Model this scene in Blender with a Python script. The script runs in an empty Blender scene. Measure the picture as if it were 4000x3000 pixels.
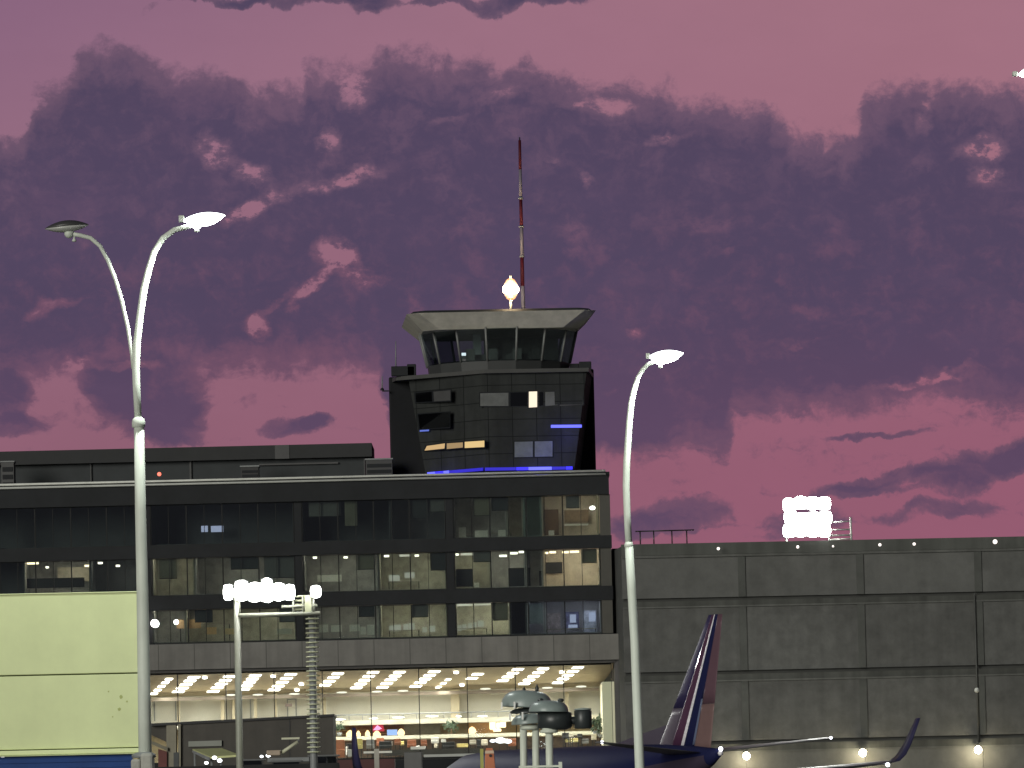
import bpy, bmesh, math, random
from mathutils import Vector, Matrix
random.seed(7)
SC = bpy.context.scene
COL = SC.collection
rad = math.radians

# ------------------------------------------------------------------ camera
F = 24000.0                      # focal length in photo pixels (photo 4000 x 3000)
PITCH = math.atan(1666.0 / F)
ROLL = rad(1.35)
EYE = Vector((0, 0, 1.7))
_r0 = Vector((1, 0, 0)); _u0 = Vector((0, -math.sin(PITCH), math.cos(PITCH))); FWD = Vector((0, math.cos(PITCH), math.sin(PITCH)))
RIGHT = _r0 * math.cos(ROLL) - _u0 * math.sin(ROLL)
UP = _r0 * math.sin(ROLL) + _u0 * math.cos(ROLL)
cam = bpy.data.cameras.new('camera'); camo = bpy.data.objects.new('camera', cam); COL.objects.link(camo)
cam.sensor_width = 36; cam.lens = 36 * F / 4000; cam.clip_start = 0.5; cam.clip_end = 8000
M = Matrix((RIGHT, UP, -FWD)).transposed().to_4x4(); M.translation = EYE
camo.matrix_world = M
SC.camera = camo
SC.view_settings.view_transform = 'Standard'; SC.view_settings.look = 'None'
SC.view_settings.exposure = 0; SC.view_settings.gamma = 1
SC.render.resolution_x = 1024; SC.render.resolution_y = 768
SC.cycles.use_denoising = True
SC.cycles.max_bounces = 6; SC.cycles.transparent_max_bounces = 12; SC.cycles.sample_clamp_indirect = 3

def ray(px, py):
    return (RIGHT * ((px - 2000) / F) + UP * ((1500 - py) / F) + FWD).normalized()
def P(px, py, D):
    d = ray(px, py); return EYE + d * (D / d.y)
def onplane(px, py, p0, n):
    d = ray(px, py); return EYE + d * ((p0 - EYE).dot(n) / d.dot(n))
def lin(c):
    c /= 255.0
    return c / 12.92 if c <= 0.04045 else ((c + 0.055) / 1.055) ** 2.4
def S(r, g, b): return (lin(r), lin(g), lin(b), 1)

# ------------------------------------------------------------------ sky
def UV(px, py):
    d = ray(px, py); return (math.atan2(d.x, d.y) * 24, math.asin(d.z) * 24)
W = bpy.data.worlds.new('World'); SC.world = W; W.use_nodes = True
nt = W.node_tree; nt.nodes.clear(); L = nt.links.new
def N(t, **k):
    n = nt.nodes.new(t)
    for a, v in k.items(): setattr(n, a, v)
    return n
def math_(op, a, b=None, c=None, clamp=False):
    n = N('ShaderNodeMath', operation=op, use_clamp=clamp)
    for i, v in enumerate((a, b, c)):
        if v is None: continue
        if isinstance(v, (int, float)): n.inputs[i].default_value = v
        else: L(v, n.inputs[i])
    return n.outputs[0]
def ramp_(v, a, b, c=0.0, d=1.0, smooth=True):
    n = N('ShaderNodeMapRange', interpolation_type='SMOOTHSTEP' if smooth else 'LINEAR')
    L(v, n.inputs[0])
    for i, x in enumerate((a, b, c, d)): n.inputs[i + 1].default_value = x
    return n.outputs[0]
def mixc(f, a, b):
    n = N('ShaderNodeMix', data_type='RGBA')
    if isinstance(f, (int, float)): n.inputs[0].default_value = f
    else: L(f, n.inputs[0])
    for i, v in ((6, a), (7, b)):
        if isinstance(v, tuple): n.inputs[i].default_value = v
        else: L(v, n.inputs[i])
    return n.outputs[2]
tc = N('ShaderNodeTexCoord'); sp = N('ShaderNodeSeparateXYZ'); L(tc.outputs['Generated'], sp.inputs[0])
az = math_('MULTIPLY', math_('ARCTAN2', sp.outputs[0], sp.outputs[1]), 24)
el = math_('MULTIPLY', math_('ARCSINE', sp.outputs[2]), 24)
cv = N('ShaderNodeCombineXYZ'); L(az, cv.inputs[0]); L(el, cv.inputs[1])
def noise(scale, detail=8, rough=.6, vec=None, stretch=None, off=0.0, out=0):
    src = vec or cv.outputs[0]
    if stretch or off:
        m = N('ShaderNodeMapping'); L(src, m.inputs[0])
        m.inputs['Scale'].default_value = stretch or (1, 1, 1); m.inputs['Location'].default_value = (off, off * .7, off * 1.3); src = m.outputs[0]
    n = N('ShaderNodeTexNoise'); L(src, n.inputs[0]); n.inputs['Scale'].default_value = scale
    n.inputs['Detail'].default_value = detail; n.inputs['Roughness'].default_value = rough
    return n.outputs[out]
# warp the coordinates so that every outline gets puffs and wisps
def warp(src, scale, amt, det, off):
    w = N('ShaderNodeVectorMath', operation='SUBTRACT'); L(noise(scale, det, .6, src, None, off, 1), w.inputs[0]); w.inputs[1].default_value = (.5, .5, .5)
    s = N('ShaderNodeVectorMath', operation='SCALE'); L(w.outputs[0], s.inputs[0]); s.inputs['Scale'].default_value = amt
    a = N('ShaderNodeVectorMath', operation='ADD'); L(src, a.inputs[0]); L(s.outputs[0], a.inputs[1]); return a.outputs[0]
wv = warp(warp(cv.outputs[0], 3.4, .13, 2, 3.1), 12, .085, 7, 9.7)
ws = N('ShaderNodeSeparateXYZ'); L(wv, ws.inputs[0]); wU, wV = ws.outputs[0], ws.outputs[1]
def edge(pts):
    n = N('ShaderNodeFloatCurve'); L(ramp_(wU, -2.4, 2.4, 0, 1, False), n.inputs[1])
    c = n.mapping.curves[0]; uv = sorted(UV(*p) for p in pts)
    q = [((u + 2.4) / 4.8, (v + .5) / 4.5) for u, v in uv]
    c.points[0].location = (0, q[0][1]); c.points[1].location = (1, q[-1][1])
    for u, v in q:
        p = c.points.new(u, v)
    for p in c.points: p.handle_type = 'VECTOR'
    n.mapping.update()
    return math_('SUBTRACT', math_('MULTIPLY', n.outputs[0], 4.5), .5)
TOP = [(-60, 540), (20, 550), (105, 520), (150, 420), (235, 385), (275, 300), (312, 215), (402, 215), (524, 238), (600, 275), (700, 320), (825, 318), (922, 340), (975, 415), (1060, 385), (1170, 372), (1195, 300), (1334, 300), (1400, 315), (1465, 258), (1606, 272), (1740, 288), (1866, 255), (1953, 295), (2060, 300), (2172, 345), (2345, 395), (2583, 385), (2703, 440), (2849, 455), (2981, 450), (3090, 555), (3233, 595), (3345, 555), (3400, 415), (3591, 355), (3764, 380), (3990, 405), (4080, 400)]
BOT = [(-60, 1450), (340, 1425), (420, 1410), (1480, 1415), (1545, 1650), (2330, 1742), (2830, 1735), (2870, 1600), (3326, 1585), (3591, 1520), (4060, 1560)]
vt, vb = edge(TOP), edge(BOT)
band = math_('MINIMUM', math_('DIVIDE', math_('SUBTRACT', vt, wV), .085), math_('DIVIDE', math_('SUBTRACT', wV, vb), .07))
band = math_('MAXIMUM', math_('MINIMUM', band, 1.5), -1.5)
def blob(cx, cy, w, h, ang=0.0):
    """soft ellipse; centre and half sizes measured on the photograph, ang in degrees (counter-clockwise)"""
    u, v = UV(cx, cy)
    m = N('ShaderNodeMapping', vector_type='TEXTURE'); L(wv, m.inputs[0])
    m.inputs['Location'].default_value = (u, v, 0); m.inputs['Rotation'].default_value = (0, 0, rad(ang)); m.inputs['Scale'].default_value = (w / 1000, h / 1000, 1)
    l = N('ShaderNodeVectorMath', operation='LENGTH'); L(m.outputs[0], l.inputs[0])
    return ramp_(l.outputs['Value'], .45, 1.45, 1, 0)
def total(bl):
    acc = None
    for b in bl:
        k = b[5] if len(b) > 5 else 1.0
        o = blob(*b[:5])
        if k != 1.0: o = math_('MULTIPLY', o, k)
        acc = o if acc is None else math_('ADD', acc, o)
    return acc
CLOUD = [(600, 1560, 190, 150, 0), (690, 1640, 120, 90, 0), (440, 1500, 110, 90, 0), (30, 1560, 80, 110, 0), (60, 1690, 110, 50, 0, .8), (1150, 1665, 130, 34, 5), (1240, 1640, 60, 30, 0),
         (3430, 1700, 190, 18, 2, .8), (3480, 1870, 260, 24, 6, .8), (3830, 1830, 220, 70, 14), (3980, 1770, 110, 70, 0), (3330, 1920, 200, 26, 4, .7), (2650, 2010, 240, 70, 3, .75), (2500, 2050, 140, 50, 0, .5), (3620, 2000, 260, 40, 4, .55), (3150, 2030, 180, 60, 2, .6),
         (1450, 12, 110, 42, 0), (1960, 5, 120, 40, 6), (1180, -8, 300, 26, 0, .9), (840, -5, 200, 20, 0, .7), (1720, 0, 140, 22, 0, .8), (620, 30, 110, 22, 10, .35), (2150, -20, 160, 40, 0),
         (1590, 1480, 70, 180, 0, .9), (2440, 1650, 160, 90, 0)]
HOLE = [(850, 590, 85, 55, -20), (985, 690, 75, 50, -30), (1010, 800, 190, 34, 20), (930, 830, 70, 36, 10), (1350, 700, 150, 38, 12), (1300, 560, 48, 70, -10, .85), (1375, 375, 60, 75, 30, .62), (1420, 320, 60, 30, 0, .45), (1300, 980, 75, 55, -20), (1220, 1110, 105, 26, 42), (1420, 1090, 95, 45, 15, .9), (1350, 1030, 80, 50, 0, .7), (1020, 1290, 36, 46, 0), (1155, 1215, 26, 30, 0, .8), (1080, 1190, 120, 20, 40, .5),
        (215, 1190, 110, 26, 16, .62), (130, 1240, 50, 20, 0, .45), (2290, 700, 32, 26, 0, .85), (2160, 610, 34, 14, 0, .6), (2580, 545, 85, 24, 4, .8), (2770, 880, 90, 50, 0, .42), (3830, 580, 100, 42, 4), (3850, 680, 66, 44, 0, .9), (3140, 1335, 75, 26, 0, .75), (2455, 1290, 34, 16, 0, .7), (3720, 1450, 120, 24, 12, .75), (3560, 1490, 160, 14, 6, .5), (3160, 1200, 90, 26, 0, .35), (2250, 920, 60, 50, 0, .4), (2240, 1000, 60, 20, 0, .35), (80, 450, 90, 60, 0, .5), (1950, 380, 90, 30, 10, .5), (1760, 470, 100, 20, 8, .45), (2000, 500, 60, 30, 0, .4), (2840, 1000, 40, 20, 0, .4), (320, 1420, 60, 30, 0, .6), (500, 1430, 120, 14, 0, .6), (2330, 420, 120, 26, 0, .5), (1620, 1250, 40, 100, 0, .55), (3620, 440, 30, 60, 0, .5)]
def billow(scale, det, off, stretch=None):
    n = noise(scale, det, .55, wv, stretch, off)
    return math_('SUBTRACT', 1.0, math_('ABSOLUTE', math_('MULTIPLY_ADD', n, 4.0, -2.0)))      # rounded puffs
rough = math_('ADD', math_('MULTIPLY_ADD', billow(5.5, 3, 21.0), .34, -.19), math_('MULTIPLY', math_('SUBTRACT', noise(13, 9, .66, wv, (1, 1.25, 1), 7.0), .5), 1.0))
rough2 = math_('SUBTRACT', noise(38, 6, .7, cv.outputs[0], (1, 1.2, 1), 5.0), .5)
D = math_('ADD', math_('ADD', band, math_('MULTIPLY', total(CLOUD), 2.4)), math_('MULTIPLY', math_('MULTIPLY', total(HOLE), ramp_(noise(9, 8, .7, cv.outputs[0], (1, 1.5, 1), 71.0), .36, .60, .35, 1.25)), -2.1))
low = math_('MULTIPLY', ramp_(el, 1.95, 1.6), ramp_(noise(2.6, 7, .6, wv, (1, 4.5, 1), 41.0), .44, .66))
D = math_('ADD', D, math_('MULTIPLY', low, .75))
D = math_('ADD', math_('ADD', D, math_('MULTIPLY', rough, 1.9)), math_('MULTIPLY', rough2, .9))
mask = ramp_(D, -.85, .25)
# open sky: pink, a little greyer upper left, rosier to the right and towards the horizon
tU, tV = ramp_(az, -2.1, 2.1), ramp_(el, 1.0, 3.1)
pink = mixc(tV, mixc(tU, S(141, 94, 112), S(147, 91, 112)), mixc(tU, S(148, 108, 129), S(160, 112, 128)))
pink = mixc(math_('MULTIPLY', ramp_(math_('ADD', el, math_('MULTIPLY', az, -.35)), 3.05, 4.3), .6), pink, S(122, 90, 122))
lum = math_('ADD', .965, math_('MULTIPLY', noise(1.7, 5, .6, None, (1, 2.2, 1), 2.0), .12))
cl_in = ramp_(math_('ADD', D, math_('MULTIPLY', rough, .6)), -.1, 2.0)
cloudc = mixc(cl_in, mixc(ramp_(el, 2.0, 2.5), S(112, 80, 102), S(108, 84, 106)), mixc(ramp_(el, 1.4, 2.1), S(92, 71, 97), S(81, 69, 95)))
upper = math_('MULTIPLY', ramp_(el, 2.1, 2.75), ramp_(noise(6, 8, .68, wv, None, 31.0), .50, .68))
cloudc = mixc(math_('MULTIPLY', upper, .55), cloudc, S(108, 84, 106))
cloudc = mixc(math_('MULTIPLY', ramp_(noise(2.2, 6, .6, wv, (1, 2.4, 1), 57.0), .5, .75), .35), cloudc, S(98, 77, 102))
skyc = mixc(mask, pink, cloudc)
vm = N('ShaderNodeVectorMath', operation='SCALE'); L(skyc, vm.inputs[0]); L(lum, vm.inputs['Scale'])
# away from the afterglow the sky is a dim dusk blue; under the horizon a dark ground tone
dusk = mixc(ramp_(sp.outputs[2], -.02, .9), (.050, .049, .056, 1), (.024, .026, .040, 1))
front = math_('MULTIPLY', ramp_(sp.outputs[1], .55, .95), ramp_(sp.outputs[2], .45, .18))
full = mixc(front, dusk, vm.outputs[0])
full = mixc(ramp_(sp.outputs[2], -.03, -.005), (.02, .02, .02, 1), full)
bg = N('ShaderNodeBackground'); L(full, bg.inputs[0]); bg.inputs[1].default_value = 1.0
wo = N('ShaderNodeOutputWorld'); L(bg.outputs[0], wo.inputs[0])

# ------------------------------------------------------------------ sun (added fill after sunset, standing in for unseen apron and street lamps)
sun = bpy.data.lights.new('sun', 'SUN'); sun.energy = 2.0; sun.angle = rad(24); sun.color = (1.0, .985, .90)  # added fill lamp, the real sun has set
fill_obj = bpy.data.objects.new('sun', sun); COL.objects.link(fill_obj)
FILL_AZ, FILL_EL = rad(-30), rad(11)          # from behind the camera, to the left
sd = Vector((math.sin(FILL_AZ) * math.cos(FILL_EL), -math.cos(FILL_AZ) * math.cos(FILL_EL), math.sin(FILL_EL)))
fill_obj.rotation_euler = sd.to_track_quat('Z', 'Y').to_euler()

# ------------------------------------------------------------------ materials
MATS = {}
def mat(name, col, rough=.6, metal=0.0, var=.18, scale=.8, bump=0.0, spec=.5, coat=0.0, stretch=(1, 1, 1), streak=0.0):
    if name in MATS: return MATS[name]
    m = bpy.data.materials.new(name); MATS[name] = m; m.use_nodes = True; t = m.node_tree; b = t.nodes['Principled BSDF']
    c = col if len(col) == 4 else (*col, 1)
    tc = t.nodes.new('ShaderNodeTexCoord'); mp = t.nodes.new('ShaderNodeMapping'); mp.inputs['Scale'].default_value = stretch
    ge = t.nodes.new('ShaderNodeNewGeometry'); t.links.new(ge.outputs['Position'], mp.inputs[0])
    n = t.nodes.new('ShaderNodeTexNoise'); n.inputs['Scale'].default_value = scale; n.inputs['Detail'].default_value = 9; n.inputs['Roughness'].default_value = .68
    t.links.new(mp.outputs[0], n.inputs[0])
    r = t.nodes.new('ShaderNodeMapRange'); r.inputs[1].default_value = .25; r.inputs[2].default_value = .75; r.inputs[3].default_value = 1 - var; r.inputs[4].default_value = 1 + var
    t.links.new(n.outputs[0], r.inputs[0])
    fac = r.outputs[0]
    if streak:
        m2 = t.nodes.new('ShaderNodeMapping'); m2.inputs['Scale'].default_value = (1.3, 1.3, .07); t.links.new(ge.outputs['Position'], m2.inputs[0])
        n2 = t.nodes.new('ShaderNodeTexNoise'); n2.inputs['Scale'].default_value = 1.0; n2.inputs['Detail'].default_value = 6; t.links.new(m2.outputs[0], n2.inputs[0])
        r2 = t.nodes.new('ShaderNodeMapRange'); r2.inputs[1].default_value = .35; r2.inputs[2].default_value = .65; r2.inputs[3].default_value = 1 - streak; r2.inputs[4].default_value = 1 + streak * .5
        t.links.new(n2.outputs[0], r2.inputs[0])
        k = t.nodes.new('ShaderNodeMath'); k.operation = 'MULTIPLY'; t.links.new(fac, k.inputs[0]); t.links.new(r2.outputs[0], k.inputs[1]); fac = k.outputs[0]
    v = t.nodes.new('ShaderNodeVectorMath'); v.operation = 'SCALE'; v.inputs[0].default_value = c[:3]; t.links.new(fac, v.inputs['Scale'])
    t.links.new(v.outputs[0], b.inputs['Base Color'])
    b.inputs['Roughness'].default_value = rough; b.inputs['Metallic'].default_value = metal; b.inputs['Specular IOR Level'].default_value = spec; b.inputs['Coat Weight'].default_value = coat
    if bump:
        bp = t.nodes.new('ShaderNodeBump'); bp.inputs['Strength'].default_value = bump; bp.inputs['Distance'].default_value = .05
        t.links.new(n.outputs[0], bp.inputs['Height']); t.links.new(bp.outputs[0], b.inputs['Normal'])
    return m
def glow(name, col, strength):
    if name in MATS: return MATS[name]
    m = bpy.data.materials.new(name); MATS[name] = m; m.use_nodes = True; b = m.node_tree.nodes['Principled BSDF']
    b.inputs['Base Color'].default_value = (.03, .03, .03, 1); b.inputs['Emission Color'].default_value = col if len(col) == 4 else (*col, 1); b.inputs['Emission Strength'].default_value = strength
    return m
def glass(name, tint=(.8, .85, .85), refl=.12, rough=.03):
    if name in MATS: return MATS[name]
    m = bpy.data.materials.new(name); MATS[name] = m; m.use_nodes = True; t = m.node_tree
    for n in list(t.nodes):
        if n.type == 'BSDF_PRINCIPLED': t.nodes.remove(n)
    o = t.nodes['Material Output']; tr = t.nodes.new('ShaderNodeBsdfTransparent'); tr.inputs[0].default_value = (*tint, 1)
    g = t.nodes.new('ShaderNodeBsdfGlossy'); g.inputs['Roughness'].default_value = rough; g.inputs[0].default_value = (.9, .95, 1, 1)
    lw = t.nodes.new('ShaderNodeLayerWeight'); lw.inputs[0].default_value = .25
    k = t.nodes.new('ShaderNodeMath'); k.operation = 'MULTIPLY_ADD'; t.links.new(lw.outputs['Fresnel'], k.inputs[0]); k.inputs[1].default_value = .6; k.inputs[2].default_value = refl
    x = t.nodes.new('ShaderNodeMixShader'); t.links.new(k.outputs[0], x.inputs[0]); t.links.new(tr.outputs[0], x.inputs[1]); t.links.new(g.outputs[0], x.inputs[2]); t.links.new(x.outputs[0], o.inputs[0])
    return m

# ------------------------------------------------------------------ mesh helpers
ORG = {}
class MB:
    def __init__(s): s.bm = bmesh.new(); s.mi = 0
    def face(s, pts, mi=None):
        try:
            f = s.bm.faces.new([s.bm.verts.new(Vector(p)) for p in pts]); f.material_index = s.mi if mi is None else mi
        except ValueError: pass
        return s
    def box(s, x0, x1, y0, y1, z0, z1):
        v = [s.bm.verts.new((x, y, z)) for z in (z0, z1) for x, y in ((x0, y0), (x1, y0), (x1, y1), (x0, y1))]
        for q in ((3, 2, 1, 0), (4, 5, 6, 7), (0, 1, 5, 4), (1, 2, 6, 5), (2, 3, 7, 6), (3, 0, 4, 7)):
            f = s.bm.faces.new([v[i] for i in q]); f.material_index = s.mi
        return s
    def hexa(s, b, t):
        """solid between two matching polygons"""
        n = len(b); vb_ = [s.bm.verts.new(Vector(p)) for p in b]; vt_ = [s.bm.verts.new(Vector(p)) for p in t]
        fs = [s.bm.faces.new(vb_[::-1]), s.bm.faces.new(vt_)]
        for i in range(n): fs.append(s.bm.faces.new([vb_[i], vb_[(i + 1) % n], vt_[(i + 1) % n], vt_[i]]))
        for f in fs: f.material_index = s.mi
        return s
    def slab(s, pts, off):
        off = Vector(off); return s.hexa([Vector(p) for p in pts], [Vector(p) + off for p in pts])
    def rings(s, rs, closed=True, caps=True, smooth=True):
        vs = [[s.bm.verts.new(Vector(p)) for p in r] for r in rs]
        for a, b in zip(vs, vs[1:]):
            n = len(a)
            for i in range(n if closed else n - 1):
                j = (i + 1) % n
                try:
                    f = s.bm.faces.new([a[i], a[j], b[j], b[i]]); f.smooth = smooth; f.material_index = s.mi
                except ValueError: pass
        if caps:
            for r in (vs[0][::-1], vs[-1]):
                try:
                    f = s.bm.faces.new(r); f.material_index = s.mi
                except ValueError: pass
        return s
    def tube(s, pts, r, n=12):
        pts = [Vector(p) for p in pts]; rs = []
        rr = r if isinstance(r, (list, tuple)) else [r] * len(pts)
        ref = None
        for i, p in enumerate(pts):
            t = (pts[min(i + 1, len(pts) - 1)] - pts[max(i - 1, 0)]).normalized()
            a = Vector((0, 1, 0)) if abs(t.y) < .9 else Vector((1, 0, 0))
            u = t.cross(a).normalized(); w = t.cross(u).normalized()
            rs.append([p + (u * math.cos(k * math.tau / n) + w * math.sin(k * math.tau / n)) * rr[i] for k in range(n)])
        return s.rings(rs)
    def lathe(s, c, prof, n=20, sx=1.0, sy=1.0):
        c = Vector(c)
        return s.rings([[c + Vector((r * sx * math.cos(k * math.tau / n), r * sy * math.sin(k * math.tau / n), z)) for k in range(n)] for r, z in prof])
    def ball(s, c, r, n=14, sz=1.0):
        return s.lathe(c, [(max(r * math.sin(i * math.pi / 9), 1e-3 * r), -r * math.cos(i * math.pi / 9) * sz) for i in range(10)], n)
    def build(s, name, m, parent=None, bevel=0.0):
        bmesh.ops.recalc_face_normals(s.bm, faces=s.bm.faces[:])
        vs = [v.co for v in s.bm.verts]
        lo = Vector([min(v[i] for v in vs) for i in range(3)]); hi = Vector([max(v[i] for v in vs) for i in range(3)])
        c = Vector(((lo.x + hi.x) / 2, (lo.y + hi.y) / 2, lo.z if parent is None else (lo.z + hi.z) / 2))
        bmesh.ops.translate(s.bm, verts=s.bm.verts[:], vec=-c)
        me = bpy.data.meshes.new(name); s.bm.to_mesh(me); s.bm.free()
        for x in (m if isinstance(m, (list, tuple)) else [m]): me.materials.append(x)
        o = bpy.data.objects.new(name, me); COL.objects.link(o)
        ORG[o] = c
        if parent is not None: o.parent = parent; o.location = c - ORG[parent]
        else: o.location = c
        if bevel:
            b = o.modifiers.new('bevel', 'BEVEL'); b.width = bevel; b.segments = 2; b.limit_method = 'ANGLE'
        return o
def tag(o, label=None, cat=None, group=None, kind=None):
    for k, v in (('label', label), ('category', cat), ('group', group), ('kind', kind)):
        if v: o[k] = v
    return o
def thing(name, loc, label, cat, group=None):
    o = bpy.data.objects.new(name, None); COL.objects.link(o); o.location = loc; o.empty_display_size = .3; ORG[o] = Vector(loc)
    return tag(o, label, cat, group)
def box(name, m, parent, *b, bevel=0.0): return MB().box(*b).build(name, m, parent, bevel)
def copy_tree(o, parent=None):
    c = o.copy(); COL.objects.link(c)
    if parent is not None: c.parent = parent
    for ch in list(o.children): copy_tree(ch, c)
    return c
ORD = ['first', 'second', 'third', 'fourth', 'fifth', 'sixth', 'seventh', 'eighth', 'ninth', 'tenth', 'eleventh', 'twelfth', 'thirteenth', 'fourteenth', 'fifteenth', 'sixteenth', 'seventeenth', 'eighteenth', 'nineteenth', 'twentieth', 'twenty-first', 'twenty-second', 'twenty-third', 'twenty-fourth', 'twenty-fifth']
def FX(px, py=2300, D=480): return P(px, py, D).x
def Z(py, D=480, px=2000): return P(px, py, D).z

m_concrete = mat('pale_concrete', (.155, .150, .138), .85, var=.22, scale=.35, bump=.3, streak=.14)
m_dark = mat('dark_cladding', (.026, .030, .032), .55, spec=.25, var=.25, scale=.5)
m_black = mat('black_panel', (.0125, .014, .016), .6, spec=.2, var=.3, scale=.6)
m_frame = mat('dark_frame', (.011, .012, .012), .5, spec=.2, var=.1)
m_glass = glass('office_glass', (.72, .76, .74), .10)
m_hglass = glass('hall_glass', (.93, .95, .93), .02)
m_pale = mat('pale_metal', (.42, .43, .40), .5, var=.12)
m_white = mat('white_paint', (.57, .61, .535), .5, spec=.3, var=.16, scale=2.2, stretch=(1, 1, .35))
m_grey = mat('grey_metal', (.20, .21, .21), .5, var=.2)
m_asph = mat('apron_concrete', (.12, .12, .115), .9, var=.25, scale=.15)

# ------------------------------------------------------------------ ground
tag(MB().face([(-1500, -300, 0), (1500, -300, 0), (1500, 3000, 0), (-1500, 3000, 0)]).build('apron_ground', m_asph), kind='structure')
W.cycles.sampling_method = 'MANUAL'; W.cycles.sample_map_resolution = 256

# ------------------------------------------------------------------ terminal building
D0 = 480.0
XL = FX(-420)
ZT = {k: Z(k) for k in (1842, 1852, 1866, 1940, 2100, 2150, 2297, 2352, 2482, 2487, 2587, 2598)}
term = thing('terminal_building', (0, 492, 0), 'dark glass terminal with three office storeys over a brightly lit hall', 'terminal')
XR = FX(2392)
box('roof', m_dark, term, XL, XR, D0, 520, Z(1866) , Z(1851))
box('fascia', m_black, term, XL, FX(2388), D0 - .5, D0 - .02, ZT[1940], Z(1868))
for py, m in ((1849, mat('gutter_white', (.62, .63, .58), .5)), (1862, m_pale)):
    o = MB().tube([(XL, D0 - .7, Z(py)), (FX(2376), D0 - .7, Z(py))], .09, 8).build('gutter_rail', m, term)
for a, b in ((2100, 2150), (2297, 2352)):
    box('spandrel', m_black, term, XL, FX(2394), D0 - .35, D0 - .02, ZT[b], ZT[a])
    box('floor_slab', m_dark, term, XL, XR, D0, 486.5, ZT[b] + .42, ZT[a] - .02)
box('concrete_band', m_concrete, term, XL, FX(2433), D0 - 1.2, D0 - .02, ZT[2587], ZT[2487])
box('floor_slab', m_dark, term, XL, XR, D0, 486.5, ZT[2587] + .1, ZT[2482] - .02)
box('band_lip', mat('dark_concrete', (.06, .058, .055), .8), term, XL, FX(2396), D0 - .9, D0 - .1, ZT[2598], ZT[2587] - .004)
box('rear_wall', m_dark, term, XL, XR - .05, 487, 520.5, ZT[2587] + .3, Z(1868))
box('rear_base_wall', m_dark, term, XL, XR - .05, 498, 520.5, 0, ZT[2587] + .29)
box('end_wall', mat('olive_panel', (.045, .043, .034), .6), term, FX(2349), FX(2391), D0 - .2, D0 + 6.4, ZT[2482], ZT[1940] - .004)
box('end_pilaster', mat('grey_pilaster', (.085, .082, .08), .8, streak=.15), term, FX(2393), FX(2426), D0 - .8, 520, 0, ZT[2587] - .004)
box('end_cladding', m_dark, term, FX(2394), FX(2418), D0 + 1, 520, ZT[2482] , ZT[2150])
blocks = [(-31 - 560, -31), (1, 561), (593, 1153), (1185, 1745), (1777, 2347)]
LV = [(1940, 2100), (2150, 2297), (2352, 2482)]
for li, (a, b) in enumerate(LV):
    for i, (p0, p1) in enumerate(blocks[1:]):
        q = blocks[i][1]
        box('column', m_black, term, FX(q) + .03, FX(p0) - .03, D0 - .1, D0 + .6, ZT[b] + .01, ZT[a] - .01)
# windows: two panes each
protos = {}
def window(x0, x1, li):
    z0, z1 = ZT[LV[li][1]] + .01, ZT[LV[li][0]] - .01
    w = round(x1 - x0, 2)
    if (li, w) in protos:
        pr = protos[(li, w)]; c = copy_tree(pr, term); c.location = pr.location + Vector((x0 - pr['x0'], 0, 0)); return
    t = .045; f = MB()
    f.box(x0, x1, D0 - .07, D0 + .07, z0, z0 + t).box(x0, x1, D0 - .07, D0 + .07, z1 - t, z1)
    for xx in (x0, (x0 + x1) / 2 - t / 2, x1 - t): f.box(xx, xx + t, D0 - .07, D0 + .07, z0 + t, z1 - t)
    o = f.build('window', m_frame, term); o['x0'] = x0
    box('pane', m_glass, o, x0 + t, x1 - t, D0 - .01, D0 + .01, z0 + t, z1 - t)
    protos[(li, w)] = o
for li in range(3):
    for p0, p1 in blocks:
        k = 4
        for j in range(k):
            window(FX(p0) + j * (FX(p1) - FX(p0)) / k, FX(p0) + (j + 1) * (FX(p1) - FX(p0)) / k, li)
# rooms behind the glass
W_ = lambda r, g, b: (r, g, b)
walls = {'dark': mat('dark_room', (.10, .105, .11), .8), 'tan': mat('tan_room', (.50, .43, .34), .8, var=.25, scale=1.5), 'olive': mat('olive_room', (.36, .34, .27), .8, var=.35, scale=1.6), 'grey': mat('grey_room', (.33, .32, .30), .8, var=.35, scale=1.4), 'green': mat('green_room', (.22, .28, .25), .8), 'blue': mat('blue_room', (.37, .36, .40), .8, var=.2)}
m_black = MATS['black_panel']; m_desk = mat('desk_top', (.30, .27, .22), .5); m_black2 = mat('black_plastic', (.015, .015, .016), .4)
warm = glow('warm_light', (1, .92, .78), 30); cool = glow('white_light', (1, .94, .78), 40); dimw = glow('dim_light', (1, .92, .75), 21); blue_l = glow('bluish_light', (.92, .92, 1), 22)
ROOMS = {0: [(-560, 560, 'dark', None, 0), (593, 1153, 'dark', None, 0), (1185, 1530, 'dark', None, 0), (1530, 1745, 'dark', dimw, 1), (1777, 1985, 'grey', dimw, 1), (1985, 2050, 'olive', dimw, 1), (2050, 2122, 'green', dimw, 1), (2122, 2347, 'tan', cool, 2)],
         1: [(-560, 92, 'dark', None, 0), (92, 352, 'grey', warm, 2), (352, 560, 'dark', dimw, 2), (593, 760, 'olive', dimw, 2), (760, 1153, 'grey', dimw, 3), (1185, 1480, 'grey', dimw, 3), (1480, 1745, 'olive', cool, 2), (1777, 1917, 'olive', cool, 2), (1917, 2055, 'grey', cool, 2), (2055, 2122, 'grey', dimw, 1), (2122, 2347, 'tan', warm, 5)],
         2: [(-560, 560, 'dark', None, 0), (593, 720, 'grey', dimw, 2), (720, 1153, 'olive', dimw, 4), (1185, 1480, 'grey', dimw, 3), (1480, 1745, 'olive', cool, 3), (1777, 1990, 'olive', cool, 4), (1990, 2055, 'dark', None, 0), (2055, 2125, 'blue', blue_l, 1), (2125, 2347, 'blue', blue_l, 2)]}
FLN = ['top office floor', 'middle office floor', 'lowest office floor']
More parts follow.
